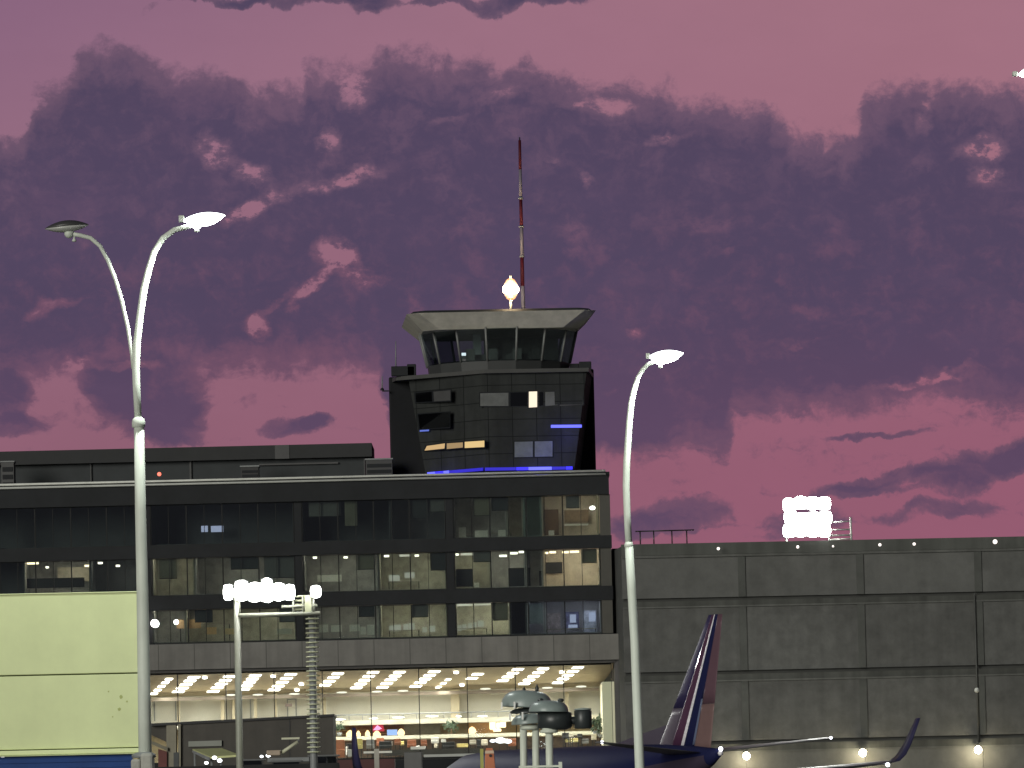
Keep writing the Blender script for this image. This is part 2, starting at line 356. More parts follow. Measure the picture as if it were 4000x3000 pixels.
for li, rs in ROOMS.items():
    z0, z1 = ZT[LV[li][1]] + .06, ZT[LV[li][0]] + .36
    for (a, b, k, gl, n) in rs:
        x0, x1 = FX(a) + .02, FX(b) - .02; y0, y1 = D0 + .62, D0 + 5.2; t = .08
        r = MB().box(x0, x1, y1, y1 + t, z0, z1).box(x0, x0 + t, y0, y1 - .002, z0, z1).box(x1 - t, x1, y0, y1 - .002, z0, z1)
        r.box(x0 + t + .002, x1 - t - .002, y0, y1 - .002, z0, z0 + t).box(x0 + t + .002, x1 - t - .002, y0, y1 - .002, z1 - t, z1)
        r.build('room', walls[k], term)
        for j in range(n):
            xc = x0 + (x1 - x0) * (j + .5) / n; yy = y0 + .5 + (j * 1.7) % 2.6
            box('ceiling_light', gl, term, xc - .5, xc + .5, yy - .2, yy + .2, z1 - t - .07, z1 - t - .004)  # unseen emitters added above the window heads to light the rooms
# fittings that show under the window heads
m_fit = glow('fitting_white', (1, .93, .76), 5); m_fitw = glow('fitting_warm', (1, .80, .50), 5); m_fitb = glow('fitting_soft', (1, .95, .78), .9)
FIT = {'middle': [(105, 150, 2200, 1), (178, 190, 2216, 0), (330, 350, 2210, 1), (382, 400, 2199, 0), (452, 468, 2210, 0), (1222, 1238, 2178, 0), (1342, 1358, 2177, 0), (1500, 1520, 2172, 0), (1560, 1605, 2170, 2), (1620, 1636, 2170, 0), (1777, 1792, 2166, 0), (1800, 1850, 2165, 2), (1898, 1914, 2163, 0), (1950, 1980, 2171, 0), (1993, 2022, 2161, 0), (2026, 2046, 2156, 0), (2128, 2142, 2160, 1), (2146, 2172, 2157, 1), (2196, 2222, 2157, 1), (2226, 2262, 2155, 1), (2292, 2330, 2153, 1)], 'lowest': [(1783, 1846, 2363, 2), (1852, 1917, 2360, 2), (1924, 1988, 2362, 2), (1962, 1978, 2369, 0), (600, 612, 2372, 0)]}
for fl, rows in FIT.items():
    for i, (x0, x1, y, kd_) in enumerate(rows):
        D_ = 481.2 + (i * .9) % 2.4; a, b = P(x0, y - 3.5, D_), P(x1, y + 3.5, D_)
        t_ = thing('ceiling_light', ((a.x + b.x) / 2, D_, a.z + .3), '%s lit ceiling fitting from the left on the %s office floor' % (ORD[i], fl), 'light', 'ceiling lights of the offices')
        box('diffuser', (m_fit, m_fitw, m_fitb)[kd_], t_, a.x, b.x, D_, D_ + .3, b.z, a.z, bevel=.03)
        MB().tube([((a.x + b.x) / 2, D_ + .15, a.z), ((a.x + b.x) / 2, D_ + .15, a.z + .35)], .015, 6).build('stem', m_black, t_)
# office furniture seen through the glass -------------------------------------------------
m_screen = glow('pale_screen', (.85, .84, .70), .62); m_screen2 = glow('blue_white_screen', (.62, .68, 1), .9); m_paper = mat('white_board', (.75, .74, .66), .6)
def item(name, label, cat, m, px0, px1, py0, py1, D, depth=.06, group=None, bevel=0):
    """upright box whose front face spans the given pixels at distance D"""
    a = P(px0, (py0 + py1) / 2, D); b = P(px1, (py0 + py1) / 2, D); c = P((px0 + px1) / 2, py0, D); d = P((px0 + px1) / 2, py1, D)
    return tag(box(name, m, None, a.x, b.x, D, D + depth, d.z, c.z, bevel=bevel), label, cat, group)
def desk(px0, px1, py, D, label):
    a, b = P(px0, py, D), P(px1, py, D)
    zf = [ZT[x[1]] + .15 for x in LV if ZT[x[1]] < a.z]; zf = max(zf) if zf else 0
    t = thing('desk', ((a.x + b.x) / 2, D, zf), label, 'desk', 'office desks')
    zt = max(a.z, zf + .35)
    box('desk_top', m_desk, t, a.x, b.x, D, D + .8, zt - .05, zt)
    for x in (a.x + .05, b.x - .11): box('leg', m_black2, t, x, x + .06, D + .1, D + .7, zf, zt - .052)
desk(1515, 1640, 2272, 481.6, 'long desk under two white screens on the middle office floor')
desk(1518, 1640, 2462, 481.6, 'long desk left of the column on the lowest office floor')
desk(1780, 1905, 2455, 481.6, 'long desk right of the column on the lowest office floor')
desk(1790, 2000, 2087, 482.2, 'long dim desk on the top office floor')
desk(2130, 2330, 2466, 482.4, 'desk in the bluish corner room on the lowest office floor')
desk(700, 900, 2440, 482.2, 'desk at the far left of the lowest office floor')
SCR = 'monitors on the office desks'
for i, (x0, x1, y0, y1) in enumerate(((1519, 1562, 2246, 2270), (1580, 1620, 2236, 2258))):
    item('monitor', ['left of two white screens on the middle office floor', 'right of two white screens on the middle office floor'][i], 'monitor', m_screen, x0, x1, y0, y1, 481.8, .05, SCR)
for i, (x0, x1, y0, y1) in enumerate(((1520, 1538, 2444, 2466), (1540, 1566, 2440, 2466), (1576, 1596, 2438, 2462), (1598, 1620, 2434, 2460), (1650, 1668, 2450, 2470), (1676, 1700, 2444, 2468))):
    item('monitor', '%s white screen from the left, left of the column on the lowest office floor' % ORD[i], 'monitor', m_screen, x0, x1, y0, y1, 481.9, .05, SCR)
for i, (x0, x1, y0, y1) in enumerate(((1787, 1803, 2442, 2464), (1806, 1822, 2438, 2460), (1828, 1844, 2434, 2456), (1848, 1862, 2430, 2450), (1866, 1890, 2424, 2448))):
    item('monitor', '%s white screen from the column in the lit room on the lowest office floor' % ORD[i], 'monitor', m_screen, x0, x1, y0, y1, 481.9, .05, SCR)
for i, (x0, x1, y0, y1) in enumerate(((786, 812, 2054, 2078), (824, 872, 2054, 2078))):
    item('monitor', ['small bluish screen', 'wide bluish screen'][i] + ' glowing in the dark top office floor', 'monitor', m_screen2, x0, x1, y0, y1, 483.2, .05, 'bluish screens on the dark floor')
for i, (x0, x1, y0, y1) in enumerate(((1792, 1820, 2060, 2102), (1855, 1905, 2072, 2100), (1946, 1975, 2070, 2100))):
    item('cabinet', ['narrow', 'wide low', 'pale'][i] + ' white cabinet on the dim part of the top office floor', 'cabinet', m_paper, x0, x1, y0, y1, 481.4, .4, 'white office cabinets')
item('cabinet', 'white box cabinet in the warm corner room on the top office floor', 'cabinet', m_paper, 2143, 2165, 2072, 2098, 481.5, .4, 'white office cabinets')
item('shelf_unit', 'tall shelf with boxes against the warm top corner room', 'shelf', mat('shelf_wood', (.10, .06, .035), .6, var=.5, scale=2.4), 2128, 2182, 1990, 2096, 484.4, .4)
item('shelf_unit', 'wide brown shelf beside the yellow column on the top office floor', 'shelf', mat('shelf_wood2', (.14, .09, .05), .6, var=.5, scale=2), 2205, 2300, 1992, 2040, 484.4, .4)
item('desk_counter', 'long white counter top in the warm top corner room', 'counter', m_paper, 2205, 2298, 2046, 2052, 482.5, .6)
item('wall_screen', 'black screen on the tan wall of the middle floor corner room', 'screen', m_black2, 2131, 2197, 2196, 2240, 485, .08)
item('partition_screen', 'black partition standing dark in the middle office floor', 'partition', m_black2, 1986, 2072, 2218, 2290, 481.2, .1)
item('partition_screen', 'low dark partition left of the lit olive wall on the middle office floor', 'partition', m_black2, 1780, 1846, 2222, 2292, 481.2, .1)
item('partition_screen', 'slim dark partition beside the tan corner room on the middle floor', 'partition', m_black2, 2106, 2122, 2230, 2290, 481.2, .1)
item('wall_cabinet', 'white wide board with three panels left of the column on the middle floor', 'board', m_paper, 1240, 1335, 2246, 2272, 482.2, .1)
item('storage_box', 'white storage box lit on the middle floor ledge', 'box', m_paper, 1852, 1872, 2276, 2294, 480.9, .3)
item('wall_panel', 'blue grey roller blind in the narrow room on the lowest floor', 'blind', mat('blue_blind', (.23, .27, .31), .7), 2064, 2120, 2358, 2436, 480.9, .04)
for i, (x0, x1, y0, y1, m) in enumerate(((2135, 2190, 2395, 2470, mat('poster_a', (.42, .36, .38), .6, var=.5, scale=3)), (2205, 2262, 2390, 2460, mat('poster_b', (.10, .10, .20), .5, var=.8, scale=2.6)), (2276, 2330, 2385, 2470, mat('poster_c', (.34, .36, .46), .5, var=.6, scale=3)))):
    item('display_board', ['pale pinkish', 'dark blue', 'light bluish'][i] + ' display board in the lowest floor corner room', 'board', m, x0, x1, y0, y1, 483.6, .06, 'display boards of the corner room')
for i, (x0, x1, y0, y1) in enumerate(((2226, 2250, 2400, 2432), (2300, 2326, 2392, 2428), (2220, 2256, 2440, 2452))):
    item('monitor', ['upper white', 'right white', 'lower flat white'][i] + ' screen glowing in the lowest floor corner room', 'monitor', m_screen2, x0, x1, y0, y1, 482.9, .05, SCR)
for i, (x0, x1, y0, y1, c) in enumerate(((690, 785, 2420, 2455, (.55, .34, .17)), (808, 846, 2450, 2480, (.55, .36, .17)), (874, 915, 2455, 2510, (.5, .38, .2)), (1080, 1140, 2455, 2480, (.5, .5, .42)), (1155, 1185, 2440, 2500, (.5, .5, .45)))):
    item('partition_screen', ['long orange', 'small orange', 'upright orange', 'wide pale', 'upright pale'][i] + ' screen on the lowest office floor near the floodlights', 'partition', mat('screen_%d' % i, c, .7), x0, x1, y0, min(y1, 2478), 481.4 + .2 * i, .08, 'desk partitions near the floodlights')
for i, (x0, x1, y0, y1) in enumerate(((1246, 1282, 2440, 2470), (1293, 1335, 2442, 2468), (1365, 1404, 2440, 2466), (1408, 1428, 2448, 2478), (1434, 1462, 2440, 2480))):
    item('storage_box', '%s white box from the left in a row on the lowest office floor' % ORD[i], 'box', m_paper, x0, x1, y0, y1, 481.2, .25, 'white boxes on the lowest office floor')
item('pinup_board', 'pale wall board in the warm dim room at the left of the middle floor', 'board', mat('pinboard', (.5, .44, .34), .7, var=.3, scale=2), 225, 360, 2215, 2272, 484.6, .05)
item('partition_screen', 'dark low partition across the dim left room of the middle floor', 'partition', m_black2, 105, 330, 2258, 2296, 481.3, .1)
BL = [(1205, 1330, 0, .35), (1345, 1395, 0, .6), (1610, 1670, 0, .45), (1680, 1742, 0, .3), (1850, 1915, 0, .42), (1920, 1985, 0, .3), (2210, 2262, 0, .28), (620, 690, 1, .5), (900, 1010, 1, .3), (1030, 1150, 1, .55), (1395, 1460, 1, .38), (1680, 1742, 1, .45), (1848, 1914, 1, .25), (2270, 2330, 1, .35), (1090, 1150, 2, .4), (1190, 1236, 2, .6), (1400, 1462, 2, .3), (1605, 1672, 2, .35), (1920, 1984, 2, .5), (760, 830, 2, .35)]
m_bls = [mat('blind_grey', (.15, .15, .14), .8), mat('blind_olive', (.20, .19, .14), .8), mat('blind_dark', (.05, .055, .055), .8)]
cnt = {}
for i, (x0, x1, li, dr) in enumerate(sorted(BL, key=lambda b: (b[2], b[0]))):
    y0, y1 = LV[li]; cnt[li] = cnt.get(li, -1) + 1
    a, b = P(x0, y0, 480.3), P(x1, y0, 480.3); zt = ZT[y0] - .05; zb = zt - (ZT[y0] - ZT[y1]) * dr
    t = thing('roller_blind', ((a.x + b.x) / 2, 480.3, zb), '%s half lowered roller blind from the left on the %s' % (ORD[cnt[li]], FLN[li]), 'blind', 'roller blinds of the offices')
    box('fabric', m_bls[i % 3], t, a.x, b.x, 480.3, 480.32, zb, zt); box('bottom_bar', m_frame, t, a.x, b.x, 480.28, 480.33, zb - .05, zb - .002)
def spot(name, label, px, py, D, r, g, cat='lamp', group=None, sz=1.0):
    return tag(MB().ball(P(px, py, D), r, 12, sz).build(name, g), label, cat, group)
spot('desk_lamp', 'bright white lamp alone in the dark middle floor beside the white pole', 675, 2222, 481.5, .24, glow('lamp_white', (1, .95, .9), 12), group='bare lamps of the offices')
spot('desk_lamp', 'bright white lamp on the lowest floor beside the white pole', 604, 2435, 479.2, .30, glow('lamp_white', (1, .95, .9), 12), group='bare lamps of the offices')
spot('desk_lamp', 'small white lamp above the orange screen on the lowest floor', 688, 2430, 481, .2, glow('lamp_white', (1, .95, .9), 12), group='bare lamps of the offices')
spot('desk_lamp', 'small warm lamp at the right end of the top office floor', 2314, 1984, 481, .22, glow('lamp_white', (1, .95, .9), 12), group='bare lamps of the offices', sz=.7)
tag(box('glow_column', glow('yellow_column', (.62, .50, .25), .38), None, FX(2330, 2000), FX(2346, 2000), 480.65, 480.9, ZT[2100] + .2, Z(1945)), 'yellow upright column with painted glow at the right end of the top office floor', 'lit column')  # the column's lit tone is put into its colour as emission

# ------------------------------------------------------------------ the lit hall under the offices
m_beige = mat('beige_wall', (.60, .58, .50), .75, var=.08, scale=.6); m_tan = mat('tan_ceiling', (.36, .30, .205), .8, var=.1)
zc_f = Z(2601, 480.6); zc_b = Z(2690, 497)
cn = Vector((0, zc_f - zc_b, 16.4)).normalized()           # the ceiling slopes down towards the back
def hallc(px, py, drop=.03): return onplane(px, py, Vector((0, 480.6, zc_f - drop)), cn)
xh = XR - .05
MB().slab([(XL, 480.6, zc_f), (xh, 480.6, zc_f), (xh, 497, zc_b), (XL, 497, zc_b)], (0, 0, .12)).build('hall_ceiling', m_tan, term)
box('hall_back_wall', m_beige, term, XL, xh, 497, 497.3, Z(2800, 497), zc_b + .5)
box('hall_side_wall', mat('cream_wall', (.72, .68, .52), .7, var=.06), term, FX(2345, 2700, 492), xh + .03, 481.0, 496.9, Z(2953, 482) + .002, zc_b + .05)
box('hall_beam', mat('brown_beam', (.16, .13, .10), .6), term, XL, FX(2342, 2700, 490), 493.6, 494.2, Z(2707, 494), Z(2694, 494))
MS0, MS1 = Z(2818, 491), Z(2800, 491)
box('mezzanine_floor', mat('slab_edge', (.50, .47, .38), .7), term, XL, FX(2342, 2700, 490), 491, 497.0, MS0, MS1)
box('shop_back_wall', mat('shop_wall', (.42, .33, .20), .7, var=.45, scale=1.1), term, XL, FX(2342, 2700, 490), 495, 495.2, Z(2953, 482) + .002, MS0 - .004)
box('plinth_wall', m_black, term, XL, FX(2392), D0 - .05, D0 + .4, 0, Z(2953, 482) - .11)
box('hall_floor', mat('hall_floor', (.25, .23, .20), .3), term, XL, xh, 480.6, 497, Z(2953, 482) - .2, Z(2953, 482))
rl = MB().tube([(FX(1310, 2780, 491.2), 491.2, Z(2778, 491.2)), (FX(2000, 2780, 491.2), 491.2, Z(2778, 491.2))], .05, 6)
for k in range(14): rl.tube([(FX(1310 + 53 * k, 2780, 491.2), 491.2, MS1), (FX(1310 + 53 * k, 2780, 491.2), 491.2, Z(2778, 491.2))], .03, 6)
tag(rl.build('railing', m_grey), 'thin grey railing along the mezzanine edge in the hall', 'railing')
for i, (p, w) in enumerate(((530, 12), (690, 10), (860, 14), (905, 10), (990, 12), (1070, 10), (1262, 10), (1760, 34), (2208, 14))):
    box('hall_pillar', mat('tan_pillar', (.46, .40, .28), .7), term, FX(p, 2750, 495), FX(p + w, 2750, 495), 495.6, 496.2, MS1 + .002, zc_b)
HF = Z(2953, 482)
for x0, x1, y0 in ((905, 1000, 2722), (975, 1078, 2728), (600, 690, 2735), (1120, 1160, 2730)):
    fr_ = MB(); a, b = P(x0, y0, 496.9), P(x1, 2815, 496.9)
    fr_.box(a.x, a.x + .1, 496.9, 496.98, b.z, a.z).box(b.x - .1, b.x, 496.9, 496.98, b.z, a.z).box(a.x + .1, b.x - .1, 496.9, 496.98, a.z - .1, a.z).build('wall_frame', m_grey, term)
hz0, hz1 = HF - .1, ZT[2598] - .01
HB = [2392 - 188.5 * k for k in range(14)]
pr = None
for k in range(13):
    x1, x0 = FX(HB[k], 2750), FX(HB[k + 1], 2750)
    if pr is None:
        f = MB(); t = .035
        f.box(x0, x0 + t, D0 - .1, D0 + .1, hz0, hz1).box(x1 - t, x1, D0 - .1, D0 + .1, hz0, hz1).box(x0 + t, x1 - t, D0 - .1, D0 + .1, hz1 - .12, hz1).box(x0 + t, x1 - t, D0 - .1, D0 + .1, hz0, hz0 + .2)
        pr = f.build('hall_window', m_frame, term); box('pane', m_hglass, pr, x0 + t, x1 - t, D0 - .01, D0 + .01, hz0 + .2, hz1 - .12); pr['x0'] = x0
    else:
        c = copy_tree(pr, term); c.location = pr.location + Vector((x0 - pr['x0'], 0, 0))
m_panel = glow('hall_panel', (1, .96, .86), 5.5)
STR = [(660, 2652, 601, 2709, 5, 26), (757, 2645, 697, 2701, 5, 44), (896, 2642, 833, 2700, 5, 44), (997, 2638, 952, 2692, 5, 44), (1135, 2634, 1071, 2694, 5, 44), (1319, 2631, 1270, 2675, 4, 42), (1457, 2626, 1392, 2686, 5, 42), (1560, 2625, 1494, 2684, 5, 42), (1696, 2623, 1624, 2680, 5, 42), (1750, 2654, 1713, 2683, 3, 18), (1866, 2633, 1843, 2649, 2, 40), (2023, 2614, 1964, 2658, 4, 40), (2121, 2612, 2048, 2670, 5, 40), (2257, 2607, 2180, 2666, 5, 40)]
for i, (xa, ya, xb, yb, n, w) in enumerate(STR):
    c = hallc((xa + xb) / 2, (ya + yb) / 2)
    t = thing('ceiling_light', c, '%s row of bright white panels from the left on the hall ceiling' % ORD[i], 'light', 'rows of light panels on the hall ceiling')
    for j in range(n):
        k = j / (n - 1); x = xa + (xb - xa) * k; y = ya + (yb - ya) * k; h = 2.9; sk = (xb - xa) / (yb - ya) * h
        q = [hallc(x - w / 2 - sk, y - h), hallc(x + w / 2 - sk, y - h), hallc(x + w / 2 + sk, y + h), hallc(x - w / 2 + sk, y + h)]
        MB().slab(q, (0, 0, -.05)).build('light_panel', m_panel, t)
    la = bpy.data.lights.new('panel_light', 'AREA'); la.energy = 100 * n; la.color = (1, .96, .88); la.shape = 'RECTANGLE'; la.size = .9; la.size_y = 1.9 * n
    o = bpy.data.objects.new('panel_light', la); COL.objects.link(o); o.parent = t; o.location = Vector((0, 0, -.55))
DN = [(655, 2655), (800, 2646), (1067, 2641), (1160, 2694), (1177, 2672), (1782, 2626), (1805, 2675), (2195, 2625)]
for i, (x, y) in enumerate(DN):
    c = hallc(x, y, .1)
    tag(MB().lathe(c, [(.02, -.12), (.16, -.1), (.2, 0), (.14, .06)], 12).build('downlight', glow('downlight', (1, .97, .88), 12)), '%s small round downlight from the left on the hall ceiling' % ORD[i], 'light', 'round downlights on the hall ceiling')
OV = [(903, 2714), (1007, 2713), (1150, 2710), (1335, 2704), (1473, 2701), (1574, 2698), (1896, 2690), (2138, 2686), (2270, 2681)]
for i, (x, y) in enumerate(OV):
    c = P(x, y, 493); tag(MB().lathe(c, [(.05, -.09), (.40, -.06), (.42, .02), (.2, .05)], 16).build('pendant_light', glow('soft_oval', (1, .97, .82), 1.3)), '%s pale oval lamp from the left under the brown hall beam' % ORD[i], 'light', 'oval lamps under the hall beam')
OV2 = [(1325, 2796, .52), (1459, 2792, .36), (1557, 2788, .5), (1688, 2783, .5), (1792, 2784, .24), (1884, 2783, .42), (1890, 2783, .3)]
for i, (x, y, r) in enumerate(OV2[:6]):
    c = P(x, y + 14, 490.2); tag(MB().lathe(c, [(.05, -.1), (r, -.05), (r, .02), (.2, .06)], 16).build('pendant_light', glow('soft_oval2', (1, .97, .84), 2.4)), '%s pale oval lamp from the left above the shops' % ORD[i], 'light', 'oval lamps above the shops')
# shops under the mezzanine
m_wood = mat('shop_wood', (.30, .16, .09), .6, var=.4, scale=2)
gw = glow('warm_lamp', (1, .70, .34), 2.6); gw2 = glow('warm_bright', (1, .74, .42), 3.2)
shelf = thing('display_shelf', P(1420, 2860, 494.4), 'brown shop shelf with warm lit rows behind the red sign', 'shelf')
a, b = P(1330, 2845, 494.4), P(1575, 2845, 494.4); zs0, zs1 = Z(2888, 494.4), MS0 - .05
box('back_panel', m_wood, shelf, a.x, b.x, 494.7, 494.8, zs0, zs1)
for k in range(4): box('shelf_board', mat('shelf_board', (.45, .32, .18), .6), shelf, a.x, b.x, 494.2, 494.69, zs0 + k * (zs1 - zs0) / 4, zs0 + k * (zs1 - zs0) / 4 + .06)
for k in range(5): box('upright', m_wood, shelf, a.x + k * (b.x - a.x) / 4 - .05, a.x + k * (b.x - a.x) / 4 + .05, 494.1, 494.195, zs0, zs1)
for i, (x, y, r) in enumerate(((1368, 2864, .32), (1400, 2866, .18), (1436, 2864, .2), (1472, 2866, .3), (1567, 2858, .28), (1844, 2850, .32))):
    tag(MB().lathe(P(x, y + 5, 492.5), [(r * .6, -.25), (r, -.1), (r, .1), (r * .5, .28), (.04, .34)], 14).build('table_lamp', gw), '%s warm round lamp from the left along the shop counter' % ORD[i], 'lamp', 'warm lamps along the shop counter')
for i, (x0, x1, y0, y1, mm) in enumerate(((1912, 1936, 2812, 2850, gw2), (1938, 1952, 2822, 2846, gw2), (1952, 1976, 2806, 2842, gw2), (1926, 1958, 2846, 2858, gw2))):
    item('lit_box', ['left upright', 'small middle', 'right tall', 'low flat'][i] + ' orange lit box in the cafe front', 'lit box', mm, x0, x1, y0, y1, 492.6, .3, 'orange lit boxes of the cafe', bevel=.08)
m_pink = glow('pink_neon', (1, .12, .36), 1.6)
ns = thing('neon_sign', P(1476, 2850, 493), 'bright pink and red lit sign in the shop window', 'sign')
c = P(1472, 2844, 493); MB().slab([P(1457, 2852, 493), P(1474, 2832, 493), P(1492, 2846, 493), P(1478, 2852, 493)], (0, .12, 0)).build('pink_panel', glow('pink_panel', (1, .40, .72), 1.5), ns)
MB().slab([P(1456, 2830, 493.2), P(1496, 2828, 493.2), P(1502, 2856, 493.2), P(1456, 2858, 493.2)], (0, .1, 0)).build('red_panel', glow('red_panel', (.75, .02, .06), .8), ns)
item('display_screen', 'long blue white advertising screen beside the pink sign', 'screen', glow('blue_screen', (.36, .55, 1), 1.2), 1512, 1552, 2850, 2872, 492.8, .15)
item('panel_wall', 'grey brown panelled shop partition in the middle of the hall', 'partition', mat('grey_panel', (.24, .22, .17), .7, var=.3, scale=2), 1580, 1720, 2812, 2866, 494.0, .3)
item('panel_wall', 'orange slatted shop counter front by the cafe', 'partition', mat('orange_slat', (.55, .33, .13), .6, var=.3, scale=3), 1830, 1930, 2810, 2866, 494.0, .3)
item('shop_sign', 'small dark sign in the lit hall beside the ladder mast', 'sign', mat('brown_sign', (.07, .045, .035), .6, var=.5, scale=4), 1115, 1141, 2748, 2760, 490, .1)
box('counter_front', mat('counter_brown', (.085, .055, .038), .6, var=.6, scale=1.6), term, FX(1290), FX(2340, 2700, 490), 489.85, 489.95, HF + .004, Z(2881, 489.9))
item('service_counter', 'long pale counter across the hall', 'counter', mat('pale_counter', (.62, .60, .48), .5), 1300, 2392, 2866, 2880, 488.6, 1.2)
def plant(px, py, D, s, label, seed):
    R = random.Random(seed); c = P(px, py, D); zb = c.z - s * .9
    t = thing('potted_plant', (c.x, c.y, zb), label, 'plant', 'plants in the hall')
    MB().lathe((c.x, c.y, zb), [(.2 * s, 0), (.28 * s, .35 * s), (.24 * s, .36 * s)], 12).build('pot', m_grey, t)
    MB().tube([(c.x, c.y, zb + .34 * s), (c.x + .04 * s, c.y, c.z)], .04 * s, 6).build('stem', m_wood, t)
    f = MB()
    for k in range(90):
        d = Vector((R.gauss(0, 1), R.gauss(0, 1), R.gauss(0, .8))).normalized() * s * R.uniform(.15, .62)
        u = Vector((R.gauss(0, 1), R.gauss(0, 1), R.gauss(0, 1))).normalized() * s * .2; w = d.cross(u).normalized() * s * .07; o = c + d
        f.face([o - u, o + w, o + u, o - w])
    f.build('foliage', mat('plant_leaf', (.035, .06, .03), .6, var=.5, scale=4), t)
plant(1762, 2838, 490, 1.1, 'dark green bushy plant in the middle of the lit hall', 1)
plant(2330, 2822, 486, 1.2, 'dark palm like plant at the right end of the hall', 2)
plant(1325, 2840, 490, .8, 'green plant at the left end of the shop shelf', 3)
plant(2345, 2850, 485, .7, 'small green plant beside the right end pilaster', 4)
# clutter below the counter: seats, tables, boxes
tones = [('pale_seat', (.55, .5, .4)), ('rust_seat', (.32, .12, .06)), ('black_seat', (.02, .02, .02)), ('yellow_seat', (.5, .42, .16)), ('white_seat', (.72, .7, .66)), ('grey_seat', (.2, .2, .2))]
CL = [(1300, 1345, 2890, 2960, 1), (1352, 1375, 2905, 2916, 2), (1350, 1380, 2916, 2950, 4), (1392, 1415, 2885, 2925, 3), (1430, 1462, 2888, 2925, 5), (1470, 1500, 2882, 2915, 1), (1480, 1530, 2895, 2925, 2), (1512, 1532, 2895, 2914, 4), (1560, 1578, 2895, 2912, 3), (1540, 1565, 2885, 2910, 1), (1590, 1625, 2890, 2920, 1), (1604, 1662, 2914, 2926, 4), (1640, 1668, 2890, 2915, 1), (1684, 1714, 2880, 2904, 4), (1696, 1712, 2900, 2922, 0), (1722, 1742, 2888, 2900, 4), (1728, 1776, 2898, 2925, 2), (1784, 1830, 2905, 2920, 3), (1834, 1860, 2890, 2908, 0), (1862, 1878, 2888, 2930, 2), (1880, 1905, 2888, 2912, 0), (1945, 1985, 2885, 2905, 4), (1985, 2020, 2885, 2915, 1), (2195, 2225, 2862, 2885, 2), (2222, 2240, 2864, 2880, 0), (2255, 2275, 2866, 2884, 2), (2205, 2262, 2884, 2900, 3), (2310, 2330, 2866, 2890, 0), (2270, 2300, 2886, 2905, 5), (2355, 2378, 2868, 2890, 4)]
for i, (x0, x1, y0, y1, k) in enumerate(CL):
    nm = tones[k][0].split('_')[0]; Dd = 483.5 + (i * 1.37) % 4
    a, b, c, d = P(x0, y0, Dd), P(x1, y0, Dd), P(x0, y1, Dd), 0
    t = thing('lounge_chair', ((a.x + b.x) / 2, Dd, HF), '%s lounge chair, %s from the left of its colour in the hall' % (nm, ORD[sum(1 for q in CL[:i] if q[4] == k)]), 'chair', 'chairs and seats in the hall')
    mm = mat(tones[k][0], tones[k][1], .6, var=.3, scale=3); h = a.z - c.z
    box('backrest', mm, t, a.x, b.x, Dd + .35, Dd + .5, c.z, a.z, bevel=.05)
    box('seat', mm, t, a.x, b.x, Dd, Dd + .345, c.z, c.z + h * .45, bevel=.05)
    for xx in (a.x + .06, b.x - .12): box('leg', m_black2, t, xx, xx + .06, Dd + .1, Dd + .3, min(HF, c.z - .05), c.z - .002)
item('seating_platform', 'dark long platform under the hall seating', 'platform', mat('dark_platform', (.05, .045, .04), .6, var=.4), 1500, 1880, 2926, 2948, 482.6, 1)

# ------------------------------------------------------------------ plant rooms on the roof
PD = 489.0
pl = thing('rooftop_plant_room', (P(700, 1800, PD).x, PD + 4, Z(1852)), 'long dark plant room on the terminal roof left of the tower', 'plant room')
xa, xb = P(-420, 1750, PD).x, P(1452, 1750, PD).x
box('roof_box', mat('plant_cladding', (.013, .014, .015), .7, var=.3), pl, xa, xb, PD, PD + 9, Z(1770, PD), Z(1717, PD))
box('lower_wall', m_dark, pl, xa, P(1424, 1800, PD).x, PD + .8, PD + 8, Z(1852), Z(1771, PD))
m_dim = mat('dim_trim', (.055, .055, .055), .6)
for x0, x1, y0, y1 in ((738, 745, 1790, 1866), (1420, 1424, 1790, 1850), (350, 354, 1800, 1880)):
    box('frame_post', m_dim, pl, P(x0, y0, PD).x, P(x1, y0, PD).x, PD + .6, PD + .79, Z(1852), P(x0, y0, PD).z)
for x0, x1, y in ((742, 1010, 1784), (10, 500, 1801), (1010, 1320, 1810)):
    box('frame_rail', m_dim, pl, P(x0, y, PD).x, P(x1, y, PD).x, PD + .5, PD + .78, P((x0 + x1) / 2, y + 3, PD).z, P((x0 + x1) / 2, y - 3, PD).z)
def unit(label, px0, px1, py0, py1, D, m, cap=True):
    a, b = P(px0, py0, D), P(px1, py0, D); zt = P((px0 + px1) / 2, py0, D).z
    t = thing('roof_unit', ((a.x + b.x) / 2, D, Z(1851)), label, 'roof unit', 'equipment boxes on the terminal roof')
    box('casing', m, t, a.x, b.x, D, D + 1.5, Z(1851) + .002, zt - .12, bevel=.03)
    box('cap', m_grey, t, a.x - .06, b.x + .06, D - .06, D + 1.56, zt - .118, zt, bevel=.02)
    for k in range(3): box('louvre', m_black, t, a.x + .1, b.x - .1, D - .05, D - .002, Z(1851) + .15 + k * (zt - Z(1851) - .4) / 3, Z(1851) + .15 + (k + .6) * (zt - Z(1851) - .4) / 3)
unit('grey roof unit between plant room and tower', 1428, 1532, 1790, 1850, 486, mat('unit_grey', (.05, .05, .05), .7))
unit('pale roof unit at the left edge of the terminal roof', 4, 54, 1800, 1880, 484.5, m_dim)
unit('small roof unit near the end of the plant room roof light', 940, 1010, 1818, 1868, 484.5, mat('unit_dark', (.03, .03, .03), .7))
item('roof_hatch', 'square pale panel on the front of the dark plant room', 'hatch', m_dim, 1074, 1130, 1738, 1792, PD - .06, .055)
spot('warning_light', 'small red lamp on the roof edge beside the white pole', 622, 1852, 484, .16, glow('red_lamp', (1, .18, .12), 2))

